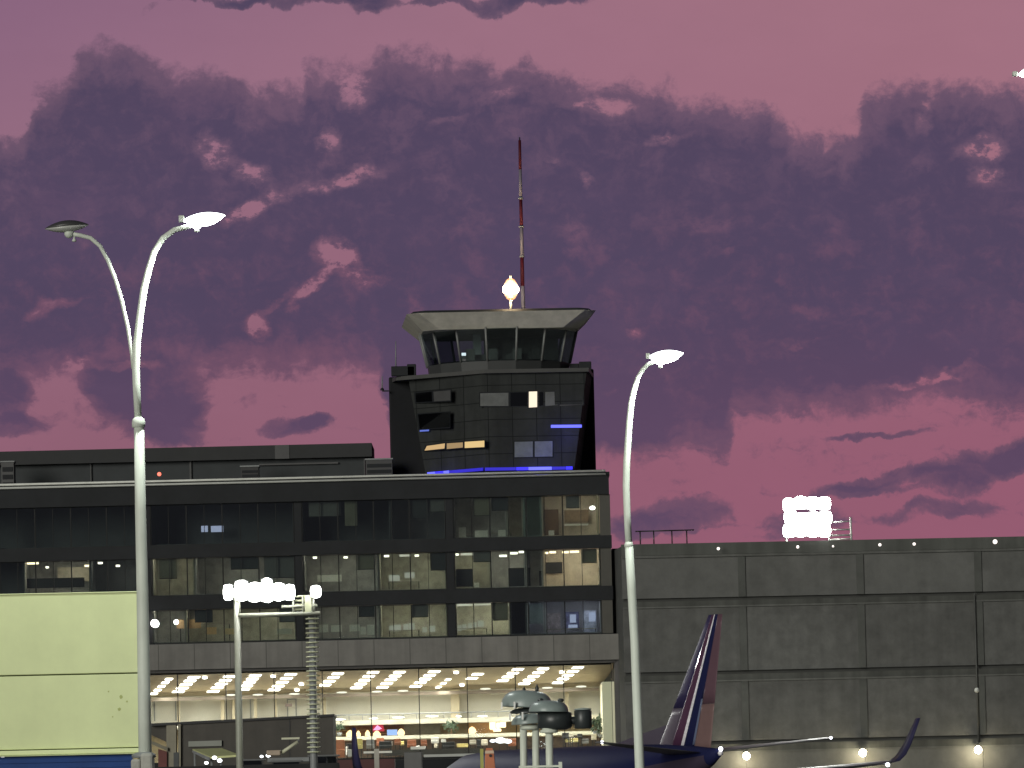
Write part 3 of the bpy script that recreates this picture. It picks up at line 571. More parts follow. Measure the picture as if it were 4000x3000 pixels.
# ------------------------------------------------------------------ control tower
TD = 481.0
tower = thing('control_tower', (P(1930, 1840, 486).x, 486, Z(1851)), 'dark control tower with flared glass cab and blue light lines on the terminal roof', 'tower')
m_tw = mat('tower_cladding', (.030, .032, .031), .8, spec=.1, var=.3, scale=.4, streak=.15)
def panel_lines(m, sx, sz, dark):
    t = m.node_tree; b = t.nodes['Principled BSDF']; src = b.inputs['Base Color'].links[0].from_socket
    g = t.nodes.new('ShaderNodeNewGeometry'); sp_ = t.nodes.new('ShaderNodeSeparateXYZ'); t.links.new(g.outputs['Position'], sp_.inputs[0]); f = None
    for ax, per in ((0, sx), (2, sz)):
        a = t.nodes.new('ShaderNodeMath'); a.operation = 'DIVIDE'; t.links.new(sp_.outputs[ax], a.inputs[0]); a.inputs[1].default_value = per
        c = t.nodes.new('ShaderNodeMath'); c.operation = 'FRACT'; t.links.new(a.outputs[0], c.inputs[0])
        d = t.nodes.new('ShaderNodeMath'); d.operation = 'GREATER_THAN'; t.links.new(c.outputs[0], d.inputs[0]); d.inputs[1].default_value = 1 - .06 / per
        if f is None: f = d.outputs[0]
        else:
            e = t.nodes.new('ShaderNodeMath'); e.operation = 'MAXIMUM'; t.links.new(f, e.inputs[0]); t.links.new(d.outputs[0], e.inputs[1]); f = e.outputs[0]
    x = t.nodes.new('ShaderNodeMix'); x.data_type = 'RGBA'; t.links.new(f, x.inputs[0]); t.links.new(src, x.inputs[6]); x.inputs[7].default_value = dark; t.links.new(x.outputs[2], b.inputs['Base Color'])
panel_lines(m_tw, 1.9, 1.35, (.010, .011, .011, 1)); panel_lines(m_concrete, 2.8, 40, (.07, .068, .062, 1))
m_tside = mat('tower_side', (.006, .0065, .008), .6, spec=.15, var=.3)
zb_ = Z(1852) + .02; ztb = Z(1462, 483)
bx0, bx1 = P(1522, 1650, 489).x, P(2324, 1650, 489).x
MB().hexa([(bx0, 489, zb_), (bx1, 489, zb_), (bx1, 500, zb_), (bx0, 500, zb_)], [(bx0 - .0, 489, Z(1462, 489)), (bx1, 489, Z(1448, 489)), (bx1, 500, Z(1448, 489)), (bx0, 500, Z(1462, 489))]).build('shaft', m_tside, tower, .12)
def plan(l, f, r, z):
    return [Vector((P(l, 1650, 487).x, 487.3, z)), Vector((P(f, 1650, TD + .6).x, TD + .6, z)), Vector((P(r, 1650, TD + 1.4).x, TD + 1.4, z)), Vector((P(r, 1650, TD + 1.4).x + .5, 488.98, z)), Vector((P(l, 1650, 487).x, 488.98, z))]
lo_, hi_ = plan(1662, 1893, 2236, zb_), plan(1600, 1893, 2296, ztb)
MB().hexa(lo_, hi_).build('front_bay', m_tw, tower)
zt0, zt1 = ztb + .002, Z(1438, 483)
tp = [Vector((P(1546, 1455, 487).x, 487.0, zt0)), Vector((P(1893, 1455, TD).x, TD + .2, zt0)), Vector((P(2300, 1455, TD).x, TD + 1, zt0)), Vector((P(2318, 1455, 488).x, 488.9, zt0)), Vector((P(1530, 1455, 488).x, 488.9, zt0))]
MB().slab(tp, (0, 0, .3)).build('terrace_slab', mat('terrace_edge', (.05, .05, .048), .6), tower)
def parapet(a, b, h, nm='terrace_parapet', m=None):
    d = (b - a).normalized(); n = Vector((-d.y, d.x, 0)) * .15
    MB().slab([a + Vector((0, 0, .302)), b + Vector((0, 0, .302)), b + n + Vector((0, 0, .302)), a + n + Vector((0, 0, .302))], (0, 0, h)).build(nm, m or m_tw, tower)
nL = (lo_[1] - lo_[0]).cross(hi_[0] - lo_[0]).normalized(); nR = (lo_[2] - lo_[1]).cross(hi_[1] - lo_[1]).normalized()
if nL.y > 0: nL = -nL
if nR.y > 0: nR = -nR
def onface(name, q, pl_, nn, m, lift=.02, th=.06, parent=None):
    p0 = (lo_[1] if pl_ is None else pl_) + nn * lift
    return MB().slab([onplane(x, y, p0, nn) for x, y in q], nn * th).build(name, m, parent or tower)
tw_dark = glass('tower_glass', (.1, .11, .12), .10); m_lit = glow('lit_blind', (1, .66, .30), .62); m_dimlit = mat('dim_blind', (.105, .11, .105), .6, var=.3, scale=1.5)
def twin(q, nn, pane, frame=True):
    o = onface('window', q, None, nn, m_black, .02, .05)
    cx = sum(p[0] for p in q) / 4; cy = sum(p[1] for p in q) / 4
    q2 = [(x + (4 if x < cx else -4), y + (4 if y < cy else -4)) for x, y in q]
    onface('pane', q2, None, nn, pane, .075, .02, o)
twin([(1655, 1764), (1664, 1738), (1742, 1728), (1740, 1756)], nL, m_lit)
twin([(1742, 1758), (1742, 1728), (1812, 1724), (1812, 1752)], nL, glow('lit_blind_low', (1, .66, .30), .36))
twin([(1812, 1754), (1812, 1722), (1896, 1717), (1896, 1750)], nL, glow('lit_blind_high', (1, .70, .30), .78))
twin([(1622, 1575), (1620, 1532), (1690, 1526), (1692, 1572)], nL, tw_dark); twin([(1692, 1572), (1690, 1526), (1764, 1520), (1764, 1568)], nL, m_dim)
twin([(1636, 1680), (1630, 1615), (1760, 1606), (1760, 1672)], nL, tw_dark)
for x0, x1, pn in ((1872, 1990, m_dimlit), (1990, 2062, tw_dark), (2102, 2126, tw_dark), (2126, 2182, m_dimlit), (2182, 2282, mat('dim_blind2', (.05, .05, .045), .6))):
    twin([(x0, 1590), (x0, 1530 - (x0 - 1990) * .02), (x1, 1530 - (x1 - 1990) * .02), (x1, 1590 - (x1 - 1990) * .02)], nR, pn)
twin([(2062, 1596), (2062, 1526), (2102, 1525), (2102, 1594)], nR, glow('bright_blind', (1, .86, .66), 1.1))
for x0, x1 in ((2006, 2085), (2085, 2162)): twin([(x0, 1790 - (x0 - 2006) * .02), (x0, 1722 - (x0 - 2006) * .02), (x1, 1722 - (x1 - 2006) * .02), (x1, 1790 - (x1 - 2006) * .02)], nR, mat('grey_blue_blind', (.12, .135, .145), .6, var=.25, scale=2))
m_led = glow('blue_led', (.035, .025, 1), 1.4); m_led2 = glow('blue_led_bright', (.12, .13, 1), 1.7); m_led3 = glow('blue_led_dim', (.022, .012, .7), .8)
onface('light_line', [(2152, 1671), (2152, 1660), (2272, 1659), (2272, 1670)], None, nR, m_led2, .09, .06)
onface('light_line', [(1642, 1686), (1642, 1680), (1676, 1678), (1676, 1684)], None, nL, mat('x', (.1, .1, .1)) if False else glow('blue_led_pale', (.16, .24, .9), .7), .09, .06)
for x0, x1, m in ((1672, 1700, m_led2), (1702, 1735, m_led), (1735, 1755, m_led2), (1757, 1888, m_led3)):
    onface('light_line', [(x0, 1857 - (x0 - 1672) * .085), (x0, 1845 - (x0 - 1672) * .085), (x1, 1845 - (x1 - 1672) * .085), (x1, 1857 - (x1 - 1672) * .085)], None, nL, m, .12, .08)
for x0, x1, m in ((1894, 2015, m_led3), (2017, 2062, m_led), (2064, 2155, m_led2), (2157, 2208, m_led3), (2210, 2236, m_led)):
    onface('light_line', [(x0, 1839 - (x0 - 1894) * .014), (x0, 1827 - (x0 - 1894) * .014), (x1, 1827 - (x1 - 1894) * .014), (x1, 1839 - (x1 - 1894) * .014)], None, nR, m, .12, .08)
for px, py, e in ((2225, 1705, 80), (2130, 1822, 55), (1700, 1840, 30), (1830, 1830, 14)):
    nn = nR if px > 1893 else nL
    la = bpy.data.lights.new('blue_wash', 'POINT'); la.energy = e; la.color = (.12, .12, 1); la.shadow_soft_size = .3
    lo2 = bpy.data.objects.new('blue_wash', la); COL.objects.link(lo2); lo2.parent = tower; lo2.location = onplane(px, py, lo_[1] + nn * 1.5, nn) - ORG[tower]
# glass cab
CC = Vector((P(1946, 1360, 488).x, 488.2, 0)); zc0, zc1 = Z(1446, 483) - .0, Z(1278, 483)
R0, R1 = 5.55, 6.35
NS = 16
ang = lambda i: math.tau * (i + .62) / NS
def cp(i, r, z): return Vector((CC.x + r * math.sin(ang(i)), CC.y - r * math.cos(ang(i)), z))
mid = zc0 + (zc1 - zc0) * .22
rm = R0 + (R1 - R0) * .22
MB().hexa([cp(i, R0, zc0 - .6) for i in range(NS)], [cp(i, rm, mid) for i in range(NS)]).build('cab_base', mat('cab_base', (.032, .034, .034), .6), tower)
m_cabg = glass('cab_glass', (.72, .77, .76), .13)
for i in range(NS):
    o = MB().tube([cp(i, rm + .03, mid), cp(i, R1 + .03, zc1)], .09, 6).build('mullion', mat('cab_mullion', (.14, .145, .14), .5), tower)
    MB().slab([cp(i, rm, mid), cp(i + 1, rm, mid), cp(i + 1, R1, zc1), cp(i, R1, zc1)], (0, .02, 0)).build('cab_window', m_cabg, tower)
MB().hexa([cp(i, rm - .3, mid + .004) for i in range(NS)], [cp(i, rm - .3, mid + .12) for i in range(NS)]).build('cab_floor', m_black, tower)
def chsq(h, ch, z, skew=.10):
    pts = [(-h + ch, -h), (h - ch, -h), (h, -h + ch), (h, h - ch), (h - ch, h), (-h + ch, h), (-h, h - ch), (-h, -h + ch)]
    c_, s_ = math.cos(skew), math.sin(skew)
    return [Vector((CC.x + x * c_ - y * s_, CC.y + x * s_ + y * c_, z)) for x, y in pts]
zf0, zf1 = Z(1282, 482), Z(1216, 481)
MB().hexa(chsq(6.15, 1.3, zf0, .05), chsq(7.45, .9, zf1, .05)).build('cab_fascia', mat('cab_fascia', (.46, .44, .37), .75, var=.2, scale=.8, streak=.1), tower)
MB().hexa(chsq(7.2, .9, zf1 + .002, .05), chsq(6.9, .9, zf1 + .22, .05)).build('cab_roof', m_dark, tower)
MB().hexa([Vector((P(1890, 1350, 490).x, 490.2, mid + .13)), Vector((P(2180, 1350, 490).x, 490.2, mid + .13)), Vector((P(2180, 1350, 490).x, 490.4, mid + .13)), Vector((P(1890, 1350, 490).x, 490.4, mid + .13))], [Vector((P(1890, 1350, 490).x, 490.2, zc1 - .3)), Vector((P(2180, 1350, 490).x, 490.2, zc1 - .3)), Vector((P(2180, 1350, 490).x, 490.4, zc1 - .3)), Vector((P(1890, 1350, 490).x, 490.4, zc1 - .3))]).build('cab_partition', mat('cab_part', (.11, .115, .11), .7, var=.4, scale=2), tower)
for kx_ in (-2.2, -.4, 1.5, 3.0): box('desk_unit', mat('cab_desk', (.14, .145, .14), .6), tower, CC.x + kx_ - .35, CC.x + kx_ + .35, CC.y - 4.2, CC.y - 3.6, mid + .125, mid + .9 + .1 * kx_ % .2)
box('console', mat('console', (.07, .075, .075), .5), tower, CC.x - 3, CC.x + 3.2, CC.y - 3.2, CC.y - 2.4, mid + .125, mid + .7)
box('core_column', mat('core_column', (.32, .36, .36), .6), tower, P(1848, 1350, 487).x, P(1880, 1350, 487).x, 486.9, 487.6, mid + .125, zc1 - .01)
item('monitor', 'small white screen glowing inside the tower cab', 'monitor', glow('cab_screen', (.85, .92, 1), 2.2), 1803, 1824, 1378, 1389, 484.6, .08, bevel=.02)
item('monitor', 'dim screen below the bright one inside the tower cab', 'monitor', glow('cab_screen_dim', (.5, .4, .4), .3), 1806, 1830, 1402, 1410, 484.6, .08, bevel=.02)
# terrace odds and ends, aerial mast, beacon
for i, (x, y0, y1, nm) in enumerate(((1546, 1332, 1440, 'thin grey whip aerial at the left corner of the tower'), (1493, 1470, 1525, 'short whip aerial bracketed left of the tower shaft'))):
    a, b = P(x, y1, 488.5), P(x, y0, 488.5)
    t = thing('whip_aerial', a, nm, 'aerial', 'whip aerials of the tower')
    MB().tube([a, b], [.06, .03], 6).build('rod', m_grey, t); MB().lathe(a, [(.15, 0), (.15, .12), (.06, .2)], 8).build('mount', m_black, t)
    if i: box('bracket', m_black, t, a.x, bx0, 488.4, 488.6, a.z - .1, a.z - .002)
for i, (x0, x1, y0, y1) in enumerate(((1528, 1620, 1430, 1447), (1590, 1625, 1422, 1440), (2225, 2262, 1420, 1440), (2262, 2310, 1412, 1434))):
    item('terrace_box', ['long low black', 'small dark', 'left dark', 'right dark'][i] + ' equipment box on the tower terrace', 'equipment box', m_black, x0, x1, y0, 1468 if i < 2 else 1452, 486.5, .8, 'equipment boxes on the tower terrace', bevel=.05)
am = thing('aerial_mast', P(2043, 1205, 489), 'tall red and white banded aerial mast on the tower roof', 'mast')
m_red = mat('mast_red', (.060, .006, .012), .6, spec=.2); m_mw = mat('mast_white', (.15, .135, .16), .6, spec=.2)
ys = [1212, 1118, 1002, 886, 775, 662, 548]; xs = [2044, 2041, 2039, 2037, 2034, 2032, 2030]
for i in range(6):
    MB().tube([P(xs[i], ys[i], 489), P(xs[i + 1], ys[i + 1], 489)], [.165 - .009 * i, .156 - .009 * i], 10).build('band', (m_mw, m_red)[i % 2] if i else m_mw, am)
MB().tube([P(2030, 548, 489), P(2029.5, 536, 489)], .05, 8).build('tip', m_black, am)
for i in (2, 3, 4): MB().lathe(P(xs[i], ys[i], 489), [(.21, -.06), (.21, .06)], 10).build('flange', m_grey, am)
be = thing('beacon', P(1995, 1212, 485), 'bright orange white beacon lamp on top of the tower cab', 'beacon')
MB().tube([P(1995, 1214, 485), P(1995, 1152, 485)], .12, 8).build('stem', m_grey, be)
m_beac = glow('beacon_glow', (1, .80, .55), 60)
cb = P(1995, 1130, 485)
MB().lathe(cb, [(.50, -.30), (.60, -.2), (.66, 0), (.60, .2), (.50, .30)], 18).build('lens', m_beac, be)
m_bor = glow('fringe_glow_orange', (1, .42, .18), 1.5); m_bpe = glow('fringe_glow_peach', (1, .62, .38), 1.7)  # peach and orange bands paint the warm fringe of glow round the lamp
for sg in (1, -1):
    MB().lathe(cb, [(z_[0], sg * z_[1]) for z_ in ((.52, .302), (.50, .46), (.42, .56))]).build('glow_band', m_bpe, be)
    MB().lathe(cb, [(z_[0], sg * z_[1]) for z_ in ((.42, .562), (.34, .74), (.14, .86))]).build('glow_band', m_bor, be)
MB().lathe(cb, [(.12, .862), (.10, 1.05), (.03, 1.1)], 12).build('cap', m_grey, be)
MB().lathe(cb, [(.16, -.95), (.16, -.865)], 12).build('collar', m_grey, be)
la = bpy.data.lights.new('beacon_light', 'POINT'); la.energy = 3500; la.color = (1, .72, .42); la.shadow_soft_size = .5
lb = bpy.data.objects.new('beacon_light', la); COL.objects.link(lb); lb.parent = be; lb.location = cb + Vector((0, -1.2, 0)) - ORG[be]

# ------------------------------------------------------------------ concrete building on the right
GD = 473.0
m_gar = mat('grey_concrete', (.086, .089, .082), .9, spec=.2, var=.2, scale=.22, bump=.5, streak=.16)
m_gar2 = mat('dark_joint', (.045, .046, .043), .9); m_gar3 = mat('ledge_concrete', (.105, .107, .10), .85, spec=.2, var=.22, scale=.5, streak=.15)
YAW = math.atan(15 / 510 * GD / 62)   # recedes a little to the right
def GY(px): return GD + (px - 2435) / F * GD * math.tan(rad(4.0))
gar = thing('concrete_building', (P(3200, 2500, GD).x, GD + 10, 0), 'windowless grey concrete building with banded precast panels right of the terminal', 'building')
gx = lambda px: P(px, 2500, GD).x
def gz(py): return P(2450, py, GD).z         # heights read at the left end
def gbox(name, m, px0, px1, y0, y1, out, depth=.5, par=None):
    a, b = Vector((gx(px0), GY(px0), 0)), Vector((gx(px1), GY(px1), 0)); d = (b - a).normalized(); n = Vector((d.y, -d.x, 0))
    z0, z1 = gz(y1), gz(y0)
    q = [a + n * out, b + n * out, b + n * (out - depth), a + n * (out - depth)]
    return MB().hexa([Vector((p.x, p.y, z0)) for p in q], [Vector((p.x, p.y, z1)) for p in q]).build(name, m, par or gar)
gbox('core', m_gar2, 2441, 4400, 2132, 3330, -.3, 24)
gbox('roof_band', m_gar, 2436, 4400, 2127, 2172, .06, .35)
gbox('ledge', m_gar3, 2436, 4400, 2173, 2182, .16, .45)
m_gars = [mat('grey_concrete_%s' % n, (.106 * k, .107 * k, .102 * k), .9, spec=.2, var=.26, scale=sc * 2.2, bump=.6, streak=st * .6) for n, k, sc, st in (('a', 1, .22, .10), ('b', .9, .3, .18), ('c', 1.07, .18, .08), ('d', .95, .4, .14))]
cols = [2436, 2905, 3370, 3835, 4300]
for y0, y1 in ((2183, 2340), (2376, 2628), (2668, 2902), (2946, 3330)):
    for i, (a, b) in enumerate(zip(cols, cols[1:])):
        gbox('wall_panel', m_gars[(i * 2 + int(y0 / 200) * 3) % 4], a + .7, b - .7, y0, y1, 0, .28)
for y0, y1 in ((2353, 2375), (2642, 2667), (2916, 2945)):
    gbox('floor_band', mat('band_concrete', (.070, .072, .066), .9, spec=.2, var=.25, scale=.4, streak=.2), 2436, 4400, y0, y1, .10, .38)
    gbox('ledge', m_gar3, 2436, 4400, y1 - 2, y1 + 4, .14, .02)
for c in cols[1:]:
    for y0, y1 in ((2183, 2340), (2376, 2628), (2668, 2902)): gbox('pilaster', mat('pilaster', (.080, .083, .077), .9, spec=.2, var=.25, scale=.5), c - 14, c + 14, y0, y1, .10, .09)
MB().tube([(gx(3818), GY(3818) - .2, gz(2345)), (gx(3818), GY(3818) - .2, gz(2930))], .07, 8).build('downpipe', mat('pipe_dark', (.06, .062, .058), .7), gar)
m_wl = glow('wall_lamp', (1, .90, .62), 45)
for i, (x, y) in enumerate(((2916, 2953), (3370, 2941), (3821, 2929))):
    c = onplane(x, y, Vector((gx(2435), GD - .9, 0)), Vector((math.sin(rad(4)), -math.cos(rad(4)), 0)))
    t = thing('wall_lamp', c + Vector((0, .45, 0)), '%s of three bright warm lamps low on the concrete wall' % ['left', 'middle', 'right'][i], 'lamp', 'lamps low on the concrete wall')
    box('bracket', m_black2, t, c.x - .06, c.x + .06, c.y + .12, c.y + .95, c.z + .05, c.z + .17)
    box('hood', m_black2, t, c.x - .25, c.x + .25, c.y - .15, c.y + .5, c.z + .3, c.z + .36)
    MB().ball((c.x, c.y, c.z), .28, 14, 1.05).build('lens', m_wl, t)
    la = bpy.data.lights.new('wall_lamp_light', 'POINT'); la.energy = 240; la.color = (1, .84, .52); la.shadow_soft_size = .3
    lb = bpy.data.objects.new('wall_lamp_light', la); COL.objects.link(lb); lb.parent = t; lb.location = c + Vector((0, -.4, -.45)) - ORG[t]
for i, (x, y, r) in enumerate(((2806, 2143, .12), (3116, 2137, .11), (3254, 2134, .08), (3437, 2128, .12), (3571, 2125, .12), (3887, 2116, .18))):
    spot('parapet_light', '%s small round lamp from the left along the concrete roof band' % ORD[i], x, y, 472.6, r, glow('parapet_glow', (1, .90, .84), 1.6), group='small lamps along the roof band')
spot('security_camera', 'pale dome camera high on the right pilaster of the concrete building', 3816, 2696, 472.6, .2, m_pale, 'camera')
rl = thing('roof_railing', P(2600, 2125, 476), 'thin dark railing on the concrete roof beside the street lamp', 'railing')
MB().tube([P(2482, 2076, 476), P(2712, 2070, 476)], .05, 6).build('top_rail', m_black2, rl)
for x in (2500, 2553, 2624, 2682): MB().tube([P(x, 2073, 476), P(x + 2, 2138, 476)], .05, 6).build('post', m_black2, rl)

# ------------------------------------------------------------------ street lamps beside the road
m_pole = m_white
m_lens = glow('street_lens', (.93, 1, .97), 45); m_hous = mat('lamp_housing', (.05, .05, .05), .4); m_lensoff = mat('lens_off', (.42, .43, .40), .3)
def path(pts, D): return [P(x, y, D) for x, y in pts]
def luminaire(root, tipL, tipR, D, lit, ball, up, dn, boxpx=None, boxleft=True, cap=True):
    a, b = P(*tipL, D), P(*tipR, D); ax = (b - a); Lh = ax.length; ax.normalize(); yv = Vector((0, 1, 0)); zv = ax.cross(yv).normalized() * 1.0
    if zv.z < 0: zv = -zv
    def half(sgn, h):
        rs = []
        for i in range(13):
            s = i / 12; w = max(math.sin(math.pi * min(max(s, .01), .99)) ** .75, .03); c = a + ax * (Lh * s)
            ring = [c + yv * (.19 * w * math.cos(t)) + zv * (sgn * h * w * math.sin(t)) for t in [math.pi * k / 8 for k in range(9)]]
            rs.append(ring)
        return MB().rings(rs)
    scale = D / F
    lum = half(1, up * scale).build('luminaire', m_hous if not lit else glow('glare_shell', (.93, 1, .98), 5), root)  # housing of a lit head glows to paint its glare
    half(-1, dn * scale).build('lens', m_lens if lit else m_lensoff, lum)
    c = P(*ball, D); MB().ball(c, 19 * scale, 14).build('ball_joint', m_white if not lit else m_lens, lum)  # joint of a lit head takes the lens glow, painted glare too
    q = P(ball[0] + (0 if lit else 20), ball[1] + (22 if lit else 24), D); MB().lathe(q, [(.012, .06), (.02, .02), (.045, -.02), (.03, -.04)], 10).build('sensor', m_white, lum)
    if boxpx:
        u, v = P(boxpx[0], boxpx[3], D), P(boxpx[1], boxpx[2], D); box('control_box', m_white, lum, u.x, v.x, D - .07, D + .07, u.z, v.z, bevel=.01)
    if cap and not lit:
        k = P((tipL[0] + tipR[0]) / 2 + 25, min(tipL[1], tipR[1]) - 6, D); MB().lathe(k, [(.06, -.06), (.06, .03), (.03, .05)], 10).build('photocell', m_black2, lum)
    return lum
def street_light(par, px, py, D, e):
    la = bpy.data.lights.new('lamp_light', 'SPOT'); la.energy = e; la.color = (.93, 1, .94); la.spot_size = rad(165); la.spot_blend = .6; la.shadow_soft_size = .2
    o = bpy.data.objects.new('lamp_light', la); COL.objects.link(o); o.parent = par; o.location = P(px, py, D) - ORG[par]
    o.rotation_euler = (0, 0, 0)
LD = 112.0
lamp1 = thing('street_lamp', (P(567, 2990, LD).x, LD, 0), 'white twin arm street lamp at the left, one head lit and one dark', 'street lamp')
k = LD / F
MB().tube(path([(568, 3010), (563, 2700), (556, 2300), (549, 2000), (543, 1668)], LD), [26 * k, 25 * k, 23 * k, 21.5 * k, 20 * k], 20).build('pole', m_pole, lamp1)
ca = P(541, 1652, LD); MB().lathe(ca, [(20 * k, -.085), (26 * k, -.075), (26 * k, .02), (23 * k, .07), (14 * k, .11)], 20).build('collar', m_pole, lamp1)
MB().tube(path([(540, 1645), (533, 1500), (531, 1442), (535, 1341), (547, 1235), (562, 1130), (581, 1054), (602, 986), (636, 931), (682, 898), (733, 885), (764, 878)], LD), [14 * k] + [15 * k] * 3 + [14 * k] * 2 + [13 * k, 12 * k, 11.5 * k, 11 * k, 10 * k, 9 * k], 16).build('arm', m_pole, lamp1)
MB().tube(path([(521, 1440), (516, 1383), (499, 1277), (475, 1172), (450, 1088), (421, 1016), (391, 961), (353, 929), (311, 919), (272, 912)], LD), [8 * k] * 2 + [7.5 * k] * 3 + [7.5 * k, 8 * k, 8.5 * k, 8.5 * k, 8 * k], 16).build('arm', m_pole, lamp1)
luminaire(lamp1, (716, 860), (878, 840), LD, True, (768, 876), 20, 34, (699, 719, 842, 868))
luminaire(lamp1, (176, 894), (346, 878), LD, False, (270, 912), 26, 22)
street_light(lamp1, 785, 905, LD - .6, 1500)
MB().lathe(P(562, 2960, LD) * 1.0, [(0.2, 0)] + [(.22, .0), (.22, .06), (.14, .1)], 16).build('base_flange', m_grey, lamp1)
pb = P(575, 2962, LD)
ped = thing('concrete_plinth', (pb.x, LD, 0), 'weathered concrete plinth under the white twin arm street lamp', 'plinth')
m_pl = mat('plinth_concrete', (.36, .36, .32), .9, var=.25, scale=4, bump=.4)
box('upper_block', m_pl, ped, P(552, 2950, LD).x, P(600, 2950, LD).x, LD - .3, LD + .3, 0, P(576, 2942, LD).z, bevel=.05)
box('lower_block', m_pl, ped, P(514, 2960, LD).x, P(551, 2960, LD).x, LD - .26, LD + .26, 0, P(532, 2966, LD).z, bevel=.04)

RD = 120.0; k = RD / F
lamp2 = thing('street_lamp', (P(2497, 2990, RD).x, RD, 0), 'white single arm street lamp with lit head, right of the tower', 'street lamp')
pb2 = P(2499, 3010, RD)
MB().tube([Vector((pb2.x + .1, RD, 0)), pb2] + path([(2491, 2800), (2479, 2500), (2467, 2300), (2457, 2135)], RD), [20 * k, 18.5 * k, 18 * k, 17 * k, 17 * k, 16.5 * k], 20).build('pole', m_pole, lamp2)
ca = P(2456, 2130, RD); MB().lathe(ca, [(16.5 * k, -.03), (17.5 * k, -.02), (17.5 * k, .02), (14 * k, .06)], 20).build('collar', m_pole, lamp2)
MB().tube(path([(2456, 2128), (2450, 2010), (2446, 1897), (2448, 1806), (2454, 1716), (2459, 1644), (2466, 1575), (2477, 1524), (2492, 1477), (2510, 1445), (2531, 1424), (2560, 1412), (2582, 1408)], RD), [13.5 * k] * 4 + [13 * k, 12.5 * k, 11.5 * k, 10.5 * k, 9.5 * k, 8.5 * k, 8 * k, 7 * k, 6.5 * k], 16).build('arm', m_pole, lamp2)
luminaire(lamp2, (2534, 1393), (2668, 1379), RD, True, (2580, 1408), 18, 32, (2523, 2538, 1380, 1401))
street_light(lamp2, 2600, 1432, RD - .6, 700)
TDp = 84.0; k = TDp / F
lamp3 = thing('street_lamp', (P(4075, 2900, TDp).x, TDp, 0), 'lit street lamp head cut off by the upper right picture edge', 'street lamp')
pb3 = P(4075, 3000, TDp)
MB().tube([Vector((pb3.x, TDp, 0)), P(4075, 1500, TDp), P(4070, 700, TDp), P(4062, 450, TDp), P(4052, 350, TDp), P(4036, 305, TDp)], [.11, .09, .07, .06, .05, .045], 16).build('pole', m_pole, lamp3)
luminaire(lamp3, (3978, 292), (4150, 262), TDp, True, (4036, 305), 34, 34, (3955, 3974, 280, 297))
tag(lamp3.children[-1]) if False else None
street_light(lamp3, 4050, 330, TDp - .1, 2500)

# ------------------------------------------------------------------ yellow-green kiosk with blue base
KD = 116.0
m_kg = mat('kiosk_green', (.60, .655, .355), .55, var=.085, scale=.9, streak=.05); m_kt = mat('kiosk_trim', (.66, .72, .40), .45, var=.04); m_kb = mat('kiosk_blue', (.012, .055, .22), .4, var=.25, scale=1.2)
kr = P(549, 2600, KD); yawk = rad(-4.5)
kd = Vector((-math.cos(yawk), math.sin(yawk), 0)); kn = Vector((-math.sin(yawk), -math.cos(yawk), 0))
kio = thing('kiosk', (kr.x - 1.6, KD + 1.5, 0), 'large yellow green panelled kiosk with blue base at the left edge', 'kiosk')
def kbox(name, m, a0, a1, z0, z1, out, depth, bevel=0.0):
    p0, p1 = kr + kd * a0 + kn * out, kr + kd * a1 + kn * out; q = [p0, p1, p1 - kn * depth, p0 - kn * depth]
    return MB().hexa([Vector((p.x, p.y, z0)) for p in q], [Vector((p.x, p.y, z1)) for p in q]).build(name, m, kio, bevel)
kz = lambda py: P(545, py, KD).z
def kx(px): return onplane(px, 2600, kr, kn)
WK = 4.2
kbox('upper_panel', m_kg, 0, WK, kz(2626.5), kz(2314), 0, .08, .012); kbox('lower_panel', m_kg, .0, WK, kz(2918), kz(2631.5), 0, .08, .012)
kbox('body', mat('kiosk_groove', (.12, .14, .05), .8), .03, WK, kz(2944), kz(2318), -.081, 3.0)
kbox('coping', m_kt, -.02, WK, kz(2313.5), kz(2309), .03, 3.1, .01)
kbox('sill', m_kt, -.16, WK, kz(2940), kz(2922), .10, .3, .015)
kbox('flashing', mat('kiosk_flash', (.5, .56, .30), .6), -.20, WK, kz(2944.5), kz(2940.8), .16, .35, .004)
kbox('base', m_kb, .18, WK, 0, kz(2946), .02, 2.8); 
for zz in (2968, 2990): kbox('base_rib', m_kb, .18, WK, kz(zz + 3), kz(zz), .05, .029)
R = random.Random(4)
for (x, y, r) in ((473, 2722, 7), (466, 2770, 6), (496, 2740, 3.5), (424, 2701, 3), (440, 2800, 3)):
    c = onplane(x, y, kr, kn) + kn * .004; rr = r * KD / F
    MB().face([c - kd * rr * math.cos(t) * R.uniform(.75, 1.2) + Vector((0, 0, rr * math.sin(t) * R.uniform(.75, 1.3))) for t in [math.tau * j / 11 for j in range(11)]]).build('rust_stain', mat('stain', (.36, .40, .15), .8), kio)
spot('bulkhead_lamp', 'tiny pale lamp on the blue kiosk base', 11, 2960, KD - .1, .035, glow('tiny_lamp', (1, 1, 1), 1.2))

